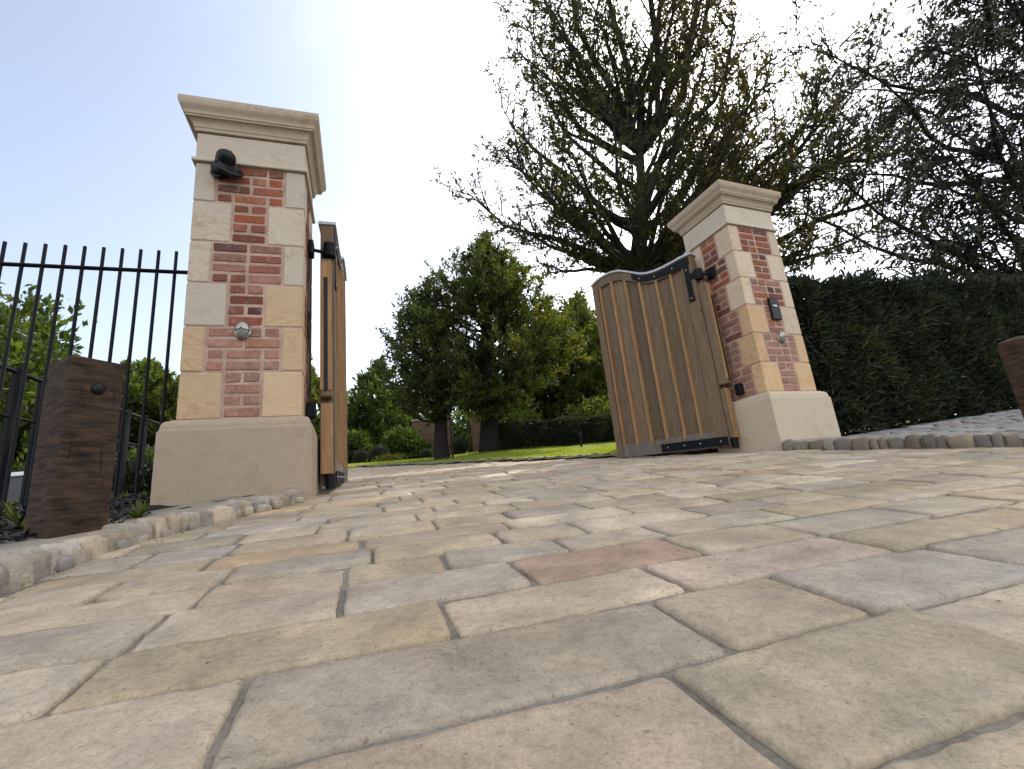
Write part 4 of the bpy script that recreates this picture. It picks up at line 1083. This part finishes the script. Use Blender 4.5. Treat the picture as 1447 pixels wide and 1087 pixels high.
for lab, px, py, Y, s, sd, mt, tn in (
    ('dark shrub under the pale feathery tree by the left gate', 498, 655, 19, (1.0, .8, 1.3), 11, M_MID, (.3, .2)),
    ('loose green shrub right of the domed clipped bush', 570, 650, 21, (1.2, .9, 1.5), 12, M_FRESH, (.4, .25)),
    ('dark shrub low behind the leaning trunk', 615, 640, 23, (1.3, 1.0, 1.2), 13, M_MID, (.3, .2)),
    ('green shrub behind the shed by the thick trunk', 735, 628, 22, (1.7, 1.2, 1.9), 14, M_MID, (.55, .2)),
    ('leafy shrub behind the clipped hedge beside the gate', 850, 612, 21, (2.2, 1.2, 2.0), 15, M_MID, (.6, .25)),
    ('dark green shrub behind the low pale wall', 195, 690, 8.6, (1.1, .7, .75), 16, M_MID, (.3, .25)),
    ('green shrub above the black wall at the left edge', 20, 668, 9.4, (1.6, .8, .7), 17, M_MID, (.5, .25)),
    ('dark bush in front of the low pale wall beside the timber post', 178, 715, 5.0, (.62, .5, .34), 18, M_HEDGE, (.2, .15)),):
    q = at(px, py, Y); q[2] = float(G(q[0], q[1])) - .02; shrub(lab, q, s, sd, mt, tint=tn, leaf=(.09, .04) if Y < 6 else (.16, .07) if Y < 12 else (.22, .10))

# small plants in the bed
def tuft(label, q, n, L, seed, name='bed_plant', cat='plant', mat=M_FRESH):
    r = np.random.default_rng(seed); mb = MB()
    for k in range(n):
        a = r.uniform(0, 2 * PI); e = r.uniform(.35, 1.2); l = L * r.uniform(.6, 1.1); w = r.uniform(.004, .008)
        s = np.linspace(0, 1, 6); x = np.cos(e) * l * s; z = np.sin(e) * l * s - .5 * l * s ** 2.2 * math.cos(e)
        P = np.stack([x * math.cos(a), x * math.sin(a), z], 1); sd = np.array([-math.sin(a), math.cos(a), 0]); ww = (w * (1 - s ** 2) + .0006)[:, None]
        V = np.concatenate([P + sd * ww, P - sd * ww]); i = np.arange(5); F = np.stack([i, i + 1, i + 7, i + 6], -1)
        mb.add(V, F, np.ones(3) * np.clip(r.normal(.6, .25), 0, 1))
    o = mb.build(name, mat); o.location = [float(v) for v in q]; return tag(o, label, cat)
q = hit(28, 752, .055); tuft('spiky bright green plant left of the timber post in the dark bed', q, 34, .19, 3)
q = hit(12, 735, .055); tuft('yellow green seedling at the left edge of the bed', q, 18, .10, 5)
q = hit(196, 735, .055); tuft('small dark leafy plant between timber post and pillar plinth', q, 26, .13, 4, mat=M_MID)
q = hit(165, 747, .055); tuft('tiny grey green plant at the foot of the timber post', q, 16, .07, 6, mat=M_MID)
q = at(552, 652, 15.5); q[2] = float(G(q[0], q[1])) + .1
t = thing('flower_clump', 'low clump of orange red flowers on the far lawn edge', 'flowers', q); r = np.random.default_rng(2)
MB().leaves(r.normal(size=(90, 3)) * np.array([.15, .07, .03]) + np.array([0, 0, .12]), r.normal(size=(90, 3)), .05, .03, np.ones(3)).build('petals', M_RED, t, kind='stuff')
MB().leaves(r.normal(size=(300, 3)) * np.array([.24, .12, .05]) + np.array([0, 0, .05]), r.normal(size=(300, 3)) + np.array([0, 0, 1]), .12, .03, r.random((300, 1)) * np.ones(3)).build('leaves', M_FRESH, t, kind='stuff')

# grass of the lawn
def grass():
    mb = MB(); r = np.random.default_rng(9); n = 60000
    Y = 5.6 + 13 * r.random(n) ** 1.5; x = r.uniform(-.5, .42, n) * Y; k = inside(LAWN, x, Y); x, Y = x[k], Y[k]; n = len(x)
    P = np.stack([x, Y, G(x, Y) + .025], 1)
    tn = np.clip(.5 + .18 * N2(np.stack([x, Y], 1), .5) + r.normal(size=n) * .2, 0, 1)
    mb.leaves(P, r.normal(size=(n, 3)) * .35 + np.array([0, 0, 1]), r.uniform(.02, .045, n), .010, tn[:, None] * np.ones(3))
    mb.build('grass', M_GRASS, kind='stuff')
grass()
# rough growth on the ground beyond the railings
def rough():
    mb = MB(); r = np.random.default_rng(10); n = 9000
    Y = r.uniform(3.2, 8, n); x = -Y * r.uniform(.62, 1.25, n); k = ~inside(DRIVE, x, Y) & ~inside(bedpoly, x, Y); x, Y = x[k], Y[k]; n = len(x)
    k = N2(np.stack([x, Y], 1), .45) > .0; x, Y = x[k], Y[k]; n = len(x)
    P = np.stack([x, Y, G(x, Y) - .05], 1)
    mb.leaves(P, r.normal(size=(n, 3)) * .6 + np.array([0, 0, 1]), r.uniform(.05, .13, n), .02, r.random((n, 1)) * np.ones(3))
    mb.build('weeds', M_FRESH, kind='stuff')
rough()

# a scatter of fallen needles and leaf bits on the drive
def litter():
    mb = MB(); r = np.random.default_rng(77); n = 420
    t_ = r.random(n); x = np.where(t_ < .35, np.interp(r.uniform(.9, 2.9, n), KERB_L[:, 1], KERB_L[:, 0]) + .03 + r.exponential(.06, n), r.uniform(-1.2, 3, n)); y = np.where(t_ < .35, 0, r.uniform(.7, 6, n))
    y = np.where(t_ < .35, r.uniform(.9, 2.9, n), y); x = np.where(t_ < .35, np.interp(y, KERB_L[:, 1], KERB_L[:, 0]) + .02 + r.exponential(.05, n), x)
    k = inside(DRIVE, x, y); x, y = x[k], y[k]; n = len(x)
    mb.leaves(np.stack([x, y, G(x, y) + .003], 1), r.normal(size=(n, 3)) * np.array([1, 1, .12]), r.uniform(.004, .012, n), r.uniform(.002, .004, n), r.random((n, 1)) * np.ones(3))
    mb.build('leaf_litter', mat_leaf('dry_litter', [(0, (.06, .045, .025)), (.6, (.16, .12, .06)), (1, (.34, .30, .22))], .1), kind='stuff')
litter()

# ------------------------------------------------------------------ light
VEIL_FILL = 4.3
SUN_EL, SUN_AZ = math.radians(45.2), math.radians(25.6)       # azimuth measured from +Y towards +X
sun = bpy.data.lights.new('sun', 'SUN'); sun.energy = 2.5; sun.angle = math.radians(.5); sun.color = (1, .95, .86)
so = bpy.data.objects.new('sun', sun); C.objects.link(so)
sd = Vector((math.sin(SUN_AZ) * math.cos(SUN_EL), math.cos(SUN_AZ) * math.cos(SUN_EL), math.sin(SUN_EL)))
so.rotation_euler = sd.to_track_quat('Z', 'Y').to_euler(); so.location = (0, 0, 30)
w = bpy.data.worlds.new('World'); bpy.context.scene.world = w; w.use_nodes = True
nt = w.node_tree; bg = nt.nodes['Background']
sky = nt.nodes.new('ShaderNodeTexSky'); sky.sky_type = 'NISHITA'; sky.sun_disc = False
sky.sun_elevation = SUN_EL; sky.sun_rotation = SUN_AZ; sky.air_density = 1.0; sky.dust_density = 1.2; sky.ozone_density = 1.5; sky.altitude = 0
hs = nt.nodes.new('ShaderNodeHueSaturation'); hs.inputs['Saturation'].default_value = .64   # thin bright haze in the sky
nt.links.new(sky.outputs[0], hs.inputs['Color'])
# white veil added over most of the sky to brighten the shaded ground, with a clear blue opening towards the left
tc = nt.nodes.new('ShaderNodeTexCoord'); dt = nt.nodes.new('ShaderNodeVectorMath'); dt.operation = 'DOT_PRODUCT'
bd = ray(-160, 90); bd = bd / np.linalg.norm(bd); dt.inputs[1].default_value = [float(v) for v in bd]; nt.links.new(tc.outputs['Generated'], dt.inputs[0])
nz = nt.nodes.new('ShaderNodeTexNoise'); nz.inputs['Scale'].default_value = 2.6; nz.inputs['Detail'].default_value = 5; nz.inputs['Roughness'].default_value = .55; nt.links.new(tc.outputs['Generated'], nz.inputs['Vector'])
ad = nt.nodes.new('ShaderNodeMath'); ad.operation = 'MULTIPLY_ADD'; nt.links.new(nz.outputs['Fac'], ad.inputs[0]); ad.inputs[1].default_value = -.34; nt.links.new(dt.outputs['Value'], ad.inputs[2])
mr = nt.nodes.new('ShaderNodeMapRange'); mr.interpolation_type = 'SMOOTHSTEP'; nt.links.new(ad.outputs[0], mr.inputs['Value'])
for k_, v_ in (('From Min', .80), ('From Max', .10), ('To Min', 0), ('To Max', VEIL_FILL)): mr.inputs[k_].default_value = v_  # veil fades well past the blue opening to darken left-facing sides
vm = nt.nodes.new('ShaderNodeVectorMath'); vm.operation = 'SCALE'; vm.inputs[0].default_value = (1.0, .975, .94); nt.links.new(mr.outputs[0], vm.inputs['Scale'])
va = nt.nodes.new('ShaderNodeVectorMath'); va.operation = 'ADD'; nt.links.new(hs.outputs[0], va.inputs[0]); nt.links.new(vm.outputs[0], va.inputs[1])
nt.links.new(va.outputs[0], bg.inputs[0]); bg.inputs[1].default_value = .13
sc = bpy.context.scene
sc.view_settings.view_transform = 'Standard'; sc.view_settings.look = 'None'; sc.view_settings.exposure = 1.03; sc.view_settings.gamma = 1
sc.cycles.max_bounces = 8; sc.cycles.diffuse_bounces = 4; sc.cycles.transmission_bounces = 4; sc.cycles.sample_clamp_indirect = 8
